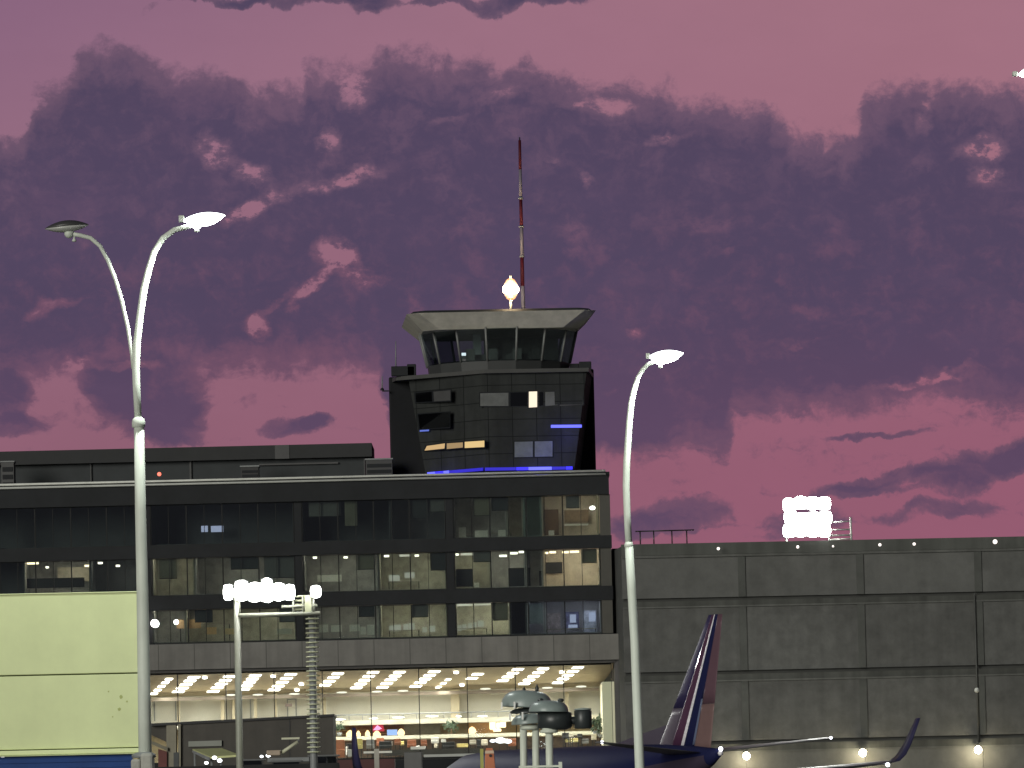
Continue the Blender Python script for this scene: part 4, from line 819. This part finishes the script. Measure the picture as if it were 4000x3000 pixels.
# ------------------------------------------------------------------ vent pipes with mushroom cowls
VD = 104.0; k = VD / F
m_cowl = mat('cowl_green', (.25, .30, .285), .35, var=.12, scale=6); m_cdk = mat('cowl_dark', (.030, .036, .036), .4, var=.2); m_tab = mat('tab_white', (.85, .85, .8), .3); m_vp = mat('vent_pipe_paint', (.62, .66, .56), .45, var=.08, scale=5)
def dome(name, m, root, x0, x1, ytop, ybot, D, dep=.34, tilt=0.0, power=.5):
    cx = (x0 + x1) / 2; c = P(cx, ybot, D); r = (x1 - x0) / 2 * D / F; h = (ybot - ytop) * D / F
    prof = [(r * 1.0, 0), (r * 1.0, h * .08)] + [(r * math.cos(t) ** .6, h * (.08 + .92 * math.sin(t))) for t in [math.pi / 2 * j / 8 for j in range(1, 8)]] + [(r * .04, h)]
    bm = MB().lathe((0, 0, 0), prof, 28, 1, min(dep / r, 1.2)); R_ = Matrix.Rotation(tilt, 4, 'Y')
    bmesh.ops.transform(bm.bm, matrix=Matrix.Translation(c) @ R_, verts=bm.bm.verts[:]); return bm.build(name, m, root)
def vpipe(label, px, ytop, D, w=27):
    t = thing('vent_pipe', (P(px, 2990, D).x, D, 0), label, 'vent', 'vent pipes with mushroom cowls'); kk = D / F
    a = P(px, 2995, D); MB().tube([(a.x, D, 0), (a.x, D, a.z), P(px - 2, ytop, D)], w / 2 * kk, 18).build('pipe', m_vp, t)
    return t
v1 = vpipe('tall left vent pipe with the highest wide grey green cowl', 2046, 2780, VD + 1.2, 28)
dome('cowl', m_cowl, v1, 1957, 2158, 2697, 2764, VD + 1.2, .36, rad(4))
dome('cowl_underside', m_cdk, v1, 1992, 2150, 2764, 2786, VD + 1.2, .3)
for x, y in ((1959, 2750), (2009, 2748)): box('reflector_tab', m_tab, v1, P(x - 3, y, VD).x, P(x + 3.5, y, VD).x, VD + .78, VD + .82, P(x, y + 17, VD).z, P(x, y - 10, VD).z)
for x, y0, y1 in ((2047, 2684, 2702), (2098, 2674, 2702)): MB().lathe(P(x, y1, VD + 1.2), [(.03, -.02), (.03, (y1 - y0) * k * .5), (.012, (y1 - y0) * k)], 8).build('finial', m_cdk, v1)
v2 = vpipe('middle vent pipe carrying the low dish shaped grey cowl', 2094, 2828, VD + .3, 28)
dome('cowl', m_cowl, v2, 1998, 2135, 2788, 2828, VD + .3, .3, rad(-3))
for x, y in ((1992, 2798), (2041, 2794)): box('reflector_tab', m_tab, v2, P(x - 3.5, y, VD).x, P(x + 3.5, y, VD).x, VD - .06, VD - .02, P(x, y + 17, VD).z, P(x, y - 12, VD).z)
MB().lathe(P(2070, 2842, VD + .3), [(.13, -.04), (.17, -.02), (.17, .03), (.12, .05)], 18).build('flange', m_vp, v2)
v3 = vpipe('right vent pipe with front cowl over a dark drum', 2147, 2862, VD - .5, 29)
dome('cowl', m_cowl, v3, 2066, 2220, 2736, 2781, VD - .5, .34, rad(2))
MB().lathe(P(2168, 2846, VD - .4), [(.20, -.02), (.29, .02), (.29, .26), (.24, .28)], 22).build('drum', m_cdk, v3)
dr = P(2278, 2846, VD - .4); MB().lathe(dr, [(.13, 0), (.15, .02), (.15, .29), (.13, .31)], 20).build('side_drum', m_cdk, v3)
MB().lathe(dr + Vector((0, 0, .312)), [(.145, 0), (.145, .02), (.06, .035)], 18).build('side_cap', m_cowl, v3)
MB().tube([P(2215, 2815, VD - .4), P(2260, 2815, VD - .4)], .07, 10).build('link_pipe', m_cdk, v3)
for x in (2112, 2190): MB().lathe(P(x, 2742, VD - .5), [(.04, 0), (.055, .03), (.03, .06)], 10).build('vent_cap', m_cdk, v3)
MB().lathe(P(2145, 2850, VD - .5), [(.09, -.06), (.15, -.05), (.15, -.01), (.12, .0), (.12, .07), (.14, .08), (.14, .1)], 20).build('flange', m_vp, v3)
item('pipe_clamp', 'pale clamp bar across the foot of the vent pipes', 'clamp', m_vp, 2026, 2192, 2990, 2998, VD - .75, .06)
item('clamp_post', 'short pale post at the right end of the pipe clamp bar', 'post', m_vp, 2182, 2196, 2976, 3010, VD - .8, .08)

# ------------------------------------------------------------------ apron floodlight masts
m_fl = glow('flood_lens', (1, 1, .96), 70)
m_mast = mat('mast_paint', (.24, .25, .20), .5, var=.15, scale=2)
def flood(root, x0, x1, y0, y1, D, tilt=.12):
    a, b = P(x0, y1, D), P(x1, y0, D); g = -.005; d = .35
    h = box('floodlight', m_grey, root, a.x + g, b.x - g, D + .02, D + d, a.z + g, b.z - g, bevel=.05)
    l = MB(); cx, cz = (a.x + b.x) / 2, (a.z + b.z) / 2; rx, rz = (b.x - a.x) / 2 - g, (b.z - a.z) / 2 - g
    rs = []
    for s, o in ((1.03, 0), (1.02, .08), (.85, .2), (.5, .28), (.15, .32)):
        rs.append([Vector((cx + rx * s * (abs(math.cos(t)) ** .7) * (1 if math.cos(t) > 0 else -1), D + .02 - o, cz + rz * s * (abs(math.sin(t)) ** .7) * (1 if math.sin(t) > 0 else -1))) for t in [math.tau * (j + .5) / 20 for j in range(20)]])
    l.rings(rs).build('lens', m_fl, h)
FD = 400.0; k = FD / F
fm = thing('floodlight_mast', (P(932, 2990, FD).x, FD, 0), 'pale floodlight mast with a glaring row of lamps and ladder cage before the terminal', 'floodlight mast')
pt = P(925, 2330, FD); MB().tube([Vector((P(938, 2990, FD).x, FD + .4, 0)), P(936, 2960, FD + .4), P(925, 2330, FD + .4)], [15 * k, 14 * k, 12 * k], 14).build('pole', m_mast, fm)
for i, (x0, x1, y0, y1) in enumerate(((874, 908, 2284, 2344), (918, 968, 2268, 2346), (970, 1020, 2276, 2350), (1022, 1064, 2260, 2352), (1066, 1110, 2278, 2346), (1112, 1150, 2284, 2344), (1214, 1252, 2288, 2334))): flood(fm, x0, x1, y0, y1, FD)
def mbar(name, x0, y0, x1, y1, r, m=m_mast, D=FD + .3): return MB().tube([P(x0, y0, D), P(x1, y1, D)], r, 8).build(name, m, fm)
mbar('platform_beam', 930, 2404, 1250, 2396, .14); mbar('platform_beam', 1100, 2370, 1240, 2366, .09)
for x in (935, 1146, 1184, 1225): mbar('platform_post', x, 2404, x - 1, 2330, .07)
m_cage = mat('cage_paint', (.40, .42, .28), .5, var=.1)
lad = thing('ladder_mast', (P(1226, 2990, FD + 1).x, FD + 1, 0), 'dark climbing mast with pale ladder rings beside the floodlight row', 'ladder mast')
MB().tube([Vector((P(1226, 2990, FD + 1).x, FD + 1, 0)), P(1226, 2960, FD + 1), P(1218, 2350, FD + 1)], [15 * k, 15 * k, 13 * k], 12).build('pole', m_grey, lad)
for i in range(30):
    y = 2398 + i * 18.6; x = 1219 + (y - 2398) * .013; c = P(x, y, FD + .8)
    MB().lathe(c, [(.42, -.045), (.45, 0), (.42, .045)], 14, 1, .55).build('ring', m_cage, lad)
for i in range(5): MB().tube([P(1152, 2330 + i * 17, FD + .4), P(1192, 2328 + i * 17, FD + .4)], .07, 6).build('rung', m_cage, lad)
item('access_panel', 'pale panel on the ladder mast beside the single floodlight', 'panel', m_cage, 1190, 1216, 2325, 2392, FD + .2, .1)
RDk = 474.5
fr = thing('floodlight_rack', (P(3150, 2110, RDk).x, RDk, gz(2131)), 'glaring block of floodlights on a frame above the concrete roof', 'floodlight rack')
RF = random.Random(3)
for r in range(3):
    for c in range(4):
        x0 = 3060 + c * 46 + (r % 2) * 5; y0 = 1951 + r * 49 - c * .9 + RF.uniform(-7, 4) - (8 if (r == 0 and c in (1, 2)) else 0); flood(fr, x0, x0 + 45, y0, y0 + 50, RDk - .3 - .1 * RF.random())
def fbar(name, x0, y0, x1, y1, r=.07): return MB().tube([P(x0, y0, RDk), P(x1, y1, RDk)], r, 8).build(name, m_pale, fr)
for x in (3072, 3238): fbar('leg', x, 2080, x + 1, 2136, .09)
fbar('frame_bar', 3060, 2096, 3330, 2090); fbar('frame_bar', 3070, 2074, 3320, 2068, .06); fbar('leg', 3322, 2020, 3326, 2136, .08); fbar('frame_bar', 3240, 2040, 3322, 2036, .05)
fbar('frame_bar', 3240, 2108, 3330, 2104, .06)
for (x, y, D, e, par) in ((930, 2310, FD - .8, 2500, fm), (1060, 2305, FD - .8, 3000, fm), (1233, 2310, FD - .8, 1200, fm), (3150, 2010, RDk - 2.4, 22000, fr)):
    la = bpy.data.lights.new('flood_light', 'SPOT'); la.energy = e; la.spot_size = rad(175); la.spot_blend = .5; la.shadow_soft_size = .5; la.color = (.97, 1, .93)
    o = bpy.data.objects.new('flood_light', la); COL.objects.link(o); o.parent = par; o.location = P(x, y, D) - ORG[par]; o.rotation_euler = (rad(-72), 0, 0)

# ------------------------------------------------------------------ service block and boarding bridge before the hall
SD = 446.0
m_brown = mat('brown_cladding', (.058, .053, .045), .75, var=.22, scale=.6, streak=.12); m_tanw = mat('tan_post', (.22, .205, .155), .8, var=.2)
def skew(name, m, root, pts, D, dep=.5): return MB().slab([P(x, y, D) for x, y in pts], (0, dep, 0)).build(name, m, root)
bb = thing('boarding_bridge', (P(1000, 2990, SD).x, SD + 3, 0), 'long dark brown boarding bridge with sloping roof before the lit hall', 'boarding bridge')
skew('body', m_brown, bb, [(706, 3200), (706, 2822), (1302, 2795), (1306, 3200)], SD, 6)
skew('roof_edge', m_black2, bb, [(590, 2836), (590, 2826), (1306, 2789), (1306, 2798)], SD - .2, 6.3)
skew('pillar', m_tanw, bb, [(650, 3200), (650, 2831), (688, 2830), (688, 3200)], SD - .1, 1.2)
skew('pillar', m_tanw, bb, [(696, 3200), (696, 2829), (706, 2828), (706, 3200)], SD - .25, 1)
skew('door', mat('grey_door', (.05, .055, .055), .6), bb, [(678, 3200), (678, 2940), (698, 2938), (698, 3200)], SD - .3, .1)
skew('stair_side', mat('stair_tan', (.17, .16, .12), .8), bb, [(588, 2905), (588, 2893), (655, 2920), (655, 2934)], SD - .4, .8)
skew('stair_side', m_brown, bb, [(588, 2870), (588, 2836), (655, 2834), (655, 2900)], SD + .4, .3)
skew('red_panel', mat('red_panel_wall', (.12, .035, .03), .7, var=.3), bb, [(618, 3200), (618, 2925), (652, 2936), (652, 3200)], SD - .3, .2)
skew('sign_band', mat('sign_band', (.22, .23, .20), .6, var=.15), bb, [(736, 2917), (736, 2896), (866, 2892), (866, 2914)], SD - .2, .19)
skew('seam', m_black2, bb, [(1130, 3200), (1130, 2806), (1134, 2805), (1134, 3200)], SD - .03, .029)
cn_ = thing('canopy', (P(840, 2990, 430).x, 430, 0), 'pale yellow tilted canopy before the dark boarding bridge', 'canopy')
m_can = mat('canopy_yellow', (.50, .52, .24), .6, var=.12, scale=2)
MB().slab([P(752, 2926, 434), P(866, 2922, 434), P(934, 2948, 428), P(822, 2956, 428)], (0, 0, -.14)).build('roof_sheet', m_can, cn_)
MB().slab([P(752, 2930, 434), P(822, 2960, 428), P(816, 2972, 428), P(750, 2938, 434)], (.05, .1, 0)).build('gable', m_grey, cn_)
for x, y, D in ((760, 2930, 433.5), (930, 2950, 428.5), (826, 2958, 428.5), (862, 2926, 433.5)):
    p = P(x, y, D); MB().tube([(p.x, D, 0), (p.x, D, p.z - .1)], .07, 8).build('post', m_grey, cn_)
for i, (x, y, r) in enumerate(((838, 2960, .17), (858, 2971, .17), (806, 2980, .14), (1048, 2951, .16), (1022, 2955, .12), (1301, 2990, .14))):
    spot('work_lamp', ['left of two white lamps under the yellow canopy edge', 'right of two white lamps under the yellow canopy edge', 'lowest dim white lamp below the yellow canopy', 'white lamp at the rear of the belt loader', 'small white lamp left of the belt loader', 'white lamp on the dark tractor at the bottom'][i], x, y, 426.5, r, glow('work_glow', (.95, .98, 1), 5), group='work lamps on the apron', sz=.75)
# belt loader
bl = thing('belt_loader', (P(1120, 2990, 424).x, 424, 0), 'pale belt loader with raised arm and flat top rail', 'belt loader')
k = 424 / F; m_bl = mat('loader_cream', (.55, .55, .40), .5, var=.1); m_bl2 = mat('loader_tan', (.40, .32, .24), .6, var=.15)
MB().tube([P(1098, 2942, 424), P(1164, 2898, 424)], .13, 8).build('arm', m_bl, bl)
a, b = P(1100, 2888, 424), P(1170, 2884, 424); box('top_rail', m_bl, bl, a.x, b.x, 423.8, 424.4, b.z - .06, b.z + .07)
a, b = P(1042, 2952, 424), P(1096, 2930, 424); box('cab', m_bl2, bl, a.x, b.x, 423.6, 425.2, a.z, b.z, bevel=.06)
a, b = P(1046, 2962, 424), P(1300, 2946, 424); box('deck', m_grey, bl, a.x, b.x, 423.5, 425.4, a.z - .3, a.z + .02, bevel=.05)
MB().tube([P(1164, 2898, 424), P(1166, 2887, 424)], .06, 6).build('hinge', m_grey, bl)
for x in (1070, 1250):
    p = P(x, 2960, 424); MB().tube([(p.x, 423.7, .45), (p.x, 423.4, .45)], .45, 16).build('wheel', m_black2, bl)
    box('strut', m_black2, bl, p.x - .1, p.x + .1, 423.9, 424.3, .45, p.z - .3)
def tractor(label, px0, px1, ytop, D, m, seed):
    R = random.Random(seed); a, b = P(px0, ytop, D), P(px1, ytop, D); k = D / F
    t = thing('service_vehicle', ((a.x + b.x) / 2, D, 0), label, 'service vehicle', 'service vehicles along the apron')
    box('body', m, t, a.x, b.x, D, D + 2, .5, a.z - .9, bevel=.08)
    box('roof', mat('vehicle_roof', (.12, .125, .125), .6, var=.2), t, a.x + .1, b.x - .1, D + .1, D + 1.9, a.z - .12, a.z, bevel=.04)
    for x in (a.x + .2, b.x - .28): box('roof_post', m_black2, t, x, x + .08, D + .15, D + .25, a.z - .9, a.z - .122)
    box('windscreen', tw_dark, t, a.x + .3, b.x - .3, D + .14, D + .17, a.z - .88, a.z - .13)
    for x in (a.x + .6, b.x - .6): MB().tube([(x, D - .05, .5), (x, D + .25, .5)], .5, 16).build('wheel', m_black2, t)
m_vd = mat('vehicle_dark', (.03, .032, .034), .5, var=.25)
tractor('dark service vehicle with grey roof below the ladder mast', 930, 1040, 2966, 420, m_vd, 1)
tractor('dark service vehicle with long roof right of the ladder mast', 1195, 1330, 2950, 418, m_vd, 2)
tractor('dark service vehicle with flat roof under the belt loader', 1050, 1185, 2972, 416, m_vd, 3)
item('barrier_wall', 'long black barrier along the bottom left of the apron', 'barrier', mat('barrier_black', (.012, .012, .013), .8), 590, 1330, 2988, 3330, 405, .5)
# equipment right of the bridge
item('container', 'dark maroon freight container at the bottom below the shops', 'container', mat('maroon', (.075, .018, .018), .6, var=.25), 1322, 1545, 2966, 3290, 415, 2.4)
cgb = item('cargo_box', 'small white and black topped box beside the airliner winglet', 'box', mat('pale_box', (.42, .44, .38), .6, var=.2), 1358, 1384, 2928, 2956, 430, .8, bevel=.04)
a, b = P(1360, 2927, 430.1), P(1382, 2908, 430.1); box('lid', m_black2, cgb, a.x, b.x, 430.1, 430.7, a.z, b.z)
item('fuel_cabinet', 'tall grey cabinet between red container and plane nose', 'cabinet', mat('cabinet_grey', (.13, .13, .125), .6, var=.15), 1582, 1652, 2938, 3290, 412, 1.2, bevel=.05)
item('flat_tray', 'white flat tray on top of the tall grey cabinet', 'tray', m_paper, 1604, 1660, 2916, 2927, 413, .8)
item('striped_post', 'pale slim post in front of the maroon container', 'post', mat('pale_post', (.40, .38, .33), .6), 1465, 1484, 2925, 3290, 410, .3)
item('table_board', 'long white board beside the airliner winglet', 'board', m_paper, 1420, 1530, 2934, 2942, 414, 1)
item('counter_ledge', 'long pale ledge along the hall foot behind the plane nose', 'ledge', m_pale, 1655, 1885, 2945, 2955, 440, .4)
item('bollard', 'slim olive yellow post beside the orange stand', 'post', mat('olive_yellow', (.38, .38, .10), .5, var=.15), 1879, 1892, 2925, 3290, 330, .18)
os_ = thing('marker_stand', (P(1912, 3000, 328).x, 328, 0), 'tapered orange stand with round dark hole and pale collar', 'marker stand')
k = 328 / F; c = P(1914, 2938, 328); m_or = mat('stand_orange', (.50, .16, .07), .5, var=.12)
def tz(y, w): 
    p = P(1912 + (y - 2938) * .06, y, 328); return [(p.x - w * k, 328 - w * k, p.z), (p.x + w * k, 328 - w * k, p.z), (p.x + w * k, 328 + w * k, p.z), (p.x - w * k, 328 + w * k, p.z)]
MB().hexa([(x * 1.0, y, 0) for x, y, _ in tz(3010, 40)], tz(2944, 17)).build('body', m_or, os_, .03)
MB().hexa(tz(2943.6, 18), tz(2932, 16)).build('collar', mat('stand_pale', (.6, .45, .32), .5), os_)
MB().hexa(tz(2931.6, 14), tz(2922, 12)).build('head', m_or, os_)
p = P(1916, 2952, 328); MB().tube([(p.x, 328 - 22 * k, p.z), (p.x, 328 - 14 * k, p.z)], 6 * k, 12).build('hole', m_black2, os_)
for i, (x, y, r) in enumerate(((1925, 2894, .24), (1955, 2892, .42), (1985, 2896, .3))):
    spot('floor_lamp', '%s of three bluish white lamps in the hall beside the vent pipes' % ['left', 'middle', 'right'][i], x, y, 482, r, glow('bluish_lamp', (.86, .9, 1), 2.5), group='bluish lamps in the hall', sz=.55)

# ------------------------------------------------------------------ the parked airliner
TH = rad(24.2); TAIL = P(2806, 2920, 343)
air = thing('airliner', (TAIL.x, TAIL.y, 0), 'dark blue airliner with striped tail fin parked nose away', 'airliner')
fw = Vector((-math.sin(TH), math.cos(TH), 0)); rt = Vector((math.cos(TH), math.sin(TH), 0))
def A(f, r, z): return Vector((TAIL.x, TAIL.y, 0)) + fw * f + rt * r + Vector((0, 0, z))
m_navy = mat('navy_paint', (.014, .0165, .060), .6, var=.10, spec=.06); m_red2 = mat('red_paint', (.075, .026, .060), .45, var=.1, coat=.3); m_sil = mat('highlight_silver', (.80, .78, .82), .3, var=.3, scale=2.5, stretch=(1, 1, 3)); m_sal = mat('salmon_paint', (.115, .062, .080), .5, var=.12, coat=.2); m_plum = mat('plum_paint', (.045, .034, .058), .45, var=.12); m_wing = mat('wing_grey', (.13, .13, .13), .45, var=.1); m_pch = mat('peach_paint', (.17, .105, .10), .5, var=.12)  # silver: fin highlight painted as a stripe, and the exhaust metal
SEC = [(0, .22, .25, 4.62), (1.0, .42, .50, 4.45), (3, .78, .92, 4.22), (6, 1.25, 1.4, 3.86), (9, 1.62, 1.75, 3.55), (12, 1.84, 1.95, 3.38), (15, 1.88, 2.0, 3.34), (31, 1.88, 2.0, 3.34), (34, 1.80, 1.9, 3.28), (36, 1.5, 1.6, 3.1), (37.6, 1.0, 1.05, 2.9), (38.4, .5, .5, 2.78), (38.6, .1, .1, 2.75)]
NR = 28
MB().rings([[A(f, w * math.cos(t), z + h * math.sin(t)) for t in [math.tau * j / NR for j in range(NR)]] for f, w, h, z in SEC]).build('fuselage', m_navy, air)
MB().rings([[A(f, (w + .012) * math.cos(t), z + (h + .012) * math.sin(t)) for t in [math.pi + math.pi * (j - 1) / 12 + .1 for j in range(15)]] for f, w, h, z in SEC[1:8]], closed=False, caps=False).build('belly_band', m_plum, air)
MB().lathe(A(-.25, 0, 4.62), [(.10, -.13), (.16, 0), (.10, .13)], 12).build('tail_exhaust', m_sil, air)
def foil(le, te, z0, z1, tip_le, tip_te, c0, c1, th0, th1, n=8, nm='fin', m=m_navy):
    """slice of a vertical surface between chord fractions c0 and c1"""
    def prof(f_le, f_te, z, th, s):
        pts = []
        for i in range(n + 1):
            c = c0 + (c1 - c0) * i / n; f = f_le + (f_te - f_le) * c
            y = th * (2.6 * math.sqrt(max(c, 0)) * (1 - c) + .04 + .1 * (1 - c)) * .5
            pts.append((f, y, z))
        return [A(f, y, z) for f, y, z in pts] + [A(f, -y, z) for f, y, z in pts[::-1]]
    rs = [prof(le + (tip_le - le) * s, te + (tip_te - te) * s, z0 + (z1 - z0) * s, th0 + (th1 - th0) * s, s) for s in [i / 6 for i in range(7)]]
    return MB().rings(rs).build(nm, m, air)
FN = dict(le=7.9, te=1.0, z0=4.85, z1=12.35, tip_le=.75, tip_te=-.95, th0=.55, th1=.20)
def part_of(a, b):
    q = lambda u, v, t: u + (v - u) * t
    return dict(le=q(FN['le'], FN['tip_le'], a), te=q(FN['te'], FN['tip_te'], a), z0=q(FN['z0'], FN['z1'], a), z1=q(FN['z0'], FN['z1'], b), tip_le=q(FN['le'], FN['tip_le'], b), tip_te=q(FN['te'], FN['tip_te'], b), th0=q(FN['th0'], FN['th1'], a), th1=q(FN['th0'], FN['th1'], b))
m_pblue = mat('pale_blue_stripe', (.12, .15, .24), .3, var=.05); m_fgrey = mat('fin_base_grey', (.085, .07, .095), .4, var=.1)
for c0, c1, nm, m, a, b in ((0, .33, 'fin', mat('fin_purple', (.030, .024, .075), .5, var=.1, spec=.15), .32, 1), (0, .33, 'fin_base', m_fgrey, 0, .319), (.332, .50, 'fin_stripe', m_red2, 0, 1), (.502, .555, 'fin_stripe', m_sil, 0, 1), (.557, .70, 'fin_stripe', m_navy, 0, 1), (.702, .735, 'fin_stripe', m_pblue, .04, .38), (.702, .735, 'fin_stripe', m_navy, .382, 1), (.737, 1, 'rudder', m_sal, .34, 1), (.737, 1, 'rudder', m_pch, 0, .338)):  # the silver slice is a painted highlight; the other slices are livery
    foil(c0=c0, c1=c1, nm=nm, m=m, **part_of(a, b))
MB().hexa([A(14.0, .02, 5.25), A(14.0, -.02, 5.25), A(5.9, -.26, 4.75), A(5.9, .26, 4.75)], [A(13.9, .015, 5.36), A(13.9, -.015, 5.36), A(6.3, -.10, 6.35), A(6.3, .10, 6.35)]).build('dorsal_fin', m_plum, air)
def surf(nm, m, root, tip, th=.28):
    """lifting surface; root/tip = (f_le, f_te, r, z)"""
    rs = []
    for s in [i / 5 for i in range(6)]:
        v = [root[i] + (tip[i] - root[i]) * s for i in range(4)]; t = th * (1 - .65 * s)
        up = []; dn = []
        for i in range(9):
            c = i / 8; f = v[0] + (v[1] - v[0]) * c; y = t * (2.6 * math.sqrt(c) * (1 - c) + .03) * .5
            up.append(A(f, v[2], v[3] + y)); dn.append(A(f, v[2], v[3] - y * .8))
        rs.append(up + dn[::-1])
    return MB().rings(rs).build(nm, m, air)
for sg_ in (1, -1):
    surf('stabilizer', m_wing, (5.6, 1.2, .55 * sg_, 4.7), (.9, -.35, 7.15 * sg_, 5.36))
    w = surf('wing', m_wing, (21, 13.5, 1.6 * sg_, 2.7), (12.2, 10.8, 16.6 * sg_, 3.98), .7)
    wl = MB()
    prof = [(0, 0, 12.3, 10.8), (.35, .08, 12.0, 10.6), (.65, .45, 11.6, 10.35), (.9, 1.1, 11.1, 10.1), (1.25, 2.55, 10.2, 9.6)]
    wl.rings([[A(a_, (16.6 + dr_) * sg_, 3.98 + dz), A((a_ + b_) / 2, (16.6 + dr_ + .05) * sg_, 3.98 + dz + .02), A(b_, (16.6 + dr_) * sg_, 3.98 + dz), A((a_ + b_) / 2, (16.6 + dr_ - .05) * sg_, 3.98 + dz - .02)] for dr_, dz, a_, b_ in prof]).build('winglet', mat('winglet_purple', (.035, .033, .085), .5, var=.1, spec=.15), air)
    eng = MB().rings([[A(f, 4.9 * sg_ + r_ * math.cos(t), 1.75 + r_ * math.sin(t)) for t in [math.tau * j / 20 for j in range(20)]] for f, r_ in ((16.2, .45), (17, .62), (18.4, .85), (20.3, .9), (20.9, .78))]).build('engine', m_navy, air)
    for ff, rr_, hh in ((15.5, 2.85, .55),):
        MB().tube([A(ff, (rr_ - .22) * sg_, hh), A(ff, (rr_ + .22) * sg_, hh)], .55, 16).build('main_wheel', m_black2, air)
        MB().tube([A(ff, rr_ * sg_ * .9, hh), A(ff, rr_ * sg_ * .75, 2.6)], .1, 8).build('main_gear', m_pale, air)
MB().tube([A(34, -.2, .4), A(34, .2, .4)], .4, 14).build('nose_wheel', m_black2, air); MB().tube([A(34, 0, .4), A(34, 0, 1.7)], .08, 8).build('nose_gear', m_pale, air)
m_strobe = glow('strobe', (.9, .92, 1), 6)
for f, r_, z, rad_ in ((-.2, 6.95, 5.36, .08), (.3, -7.0, 5.36, .09), (-.3, .0, 4.86, .12), (.35, 0, 4.4, .14), (10.9, 16.3, 3.86, .12), (12.6, 13.2, 3.62, .10), (1.8, 0, 5.08, .09)):
    MB().ball(A(f, r_, z), rad_, 10).build('navigation_light', m_strobe, air)
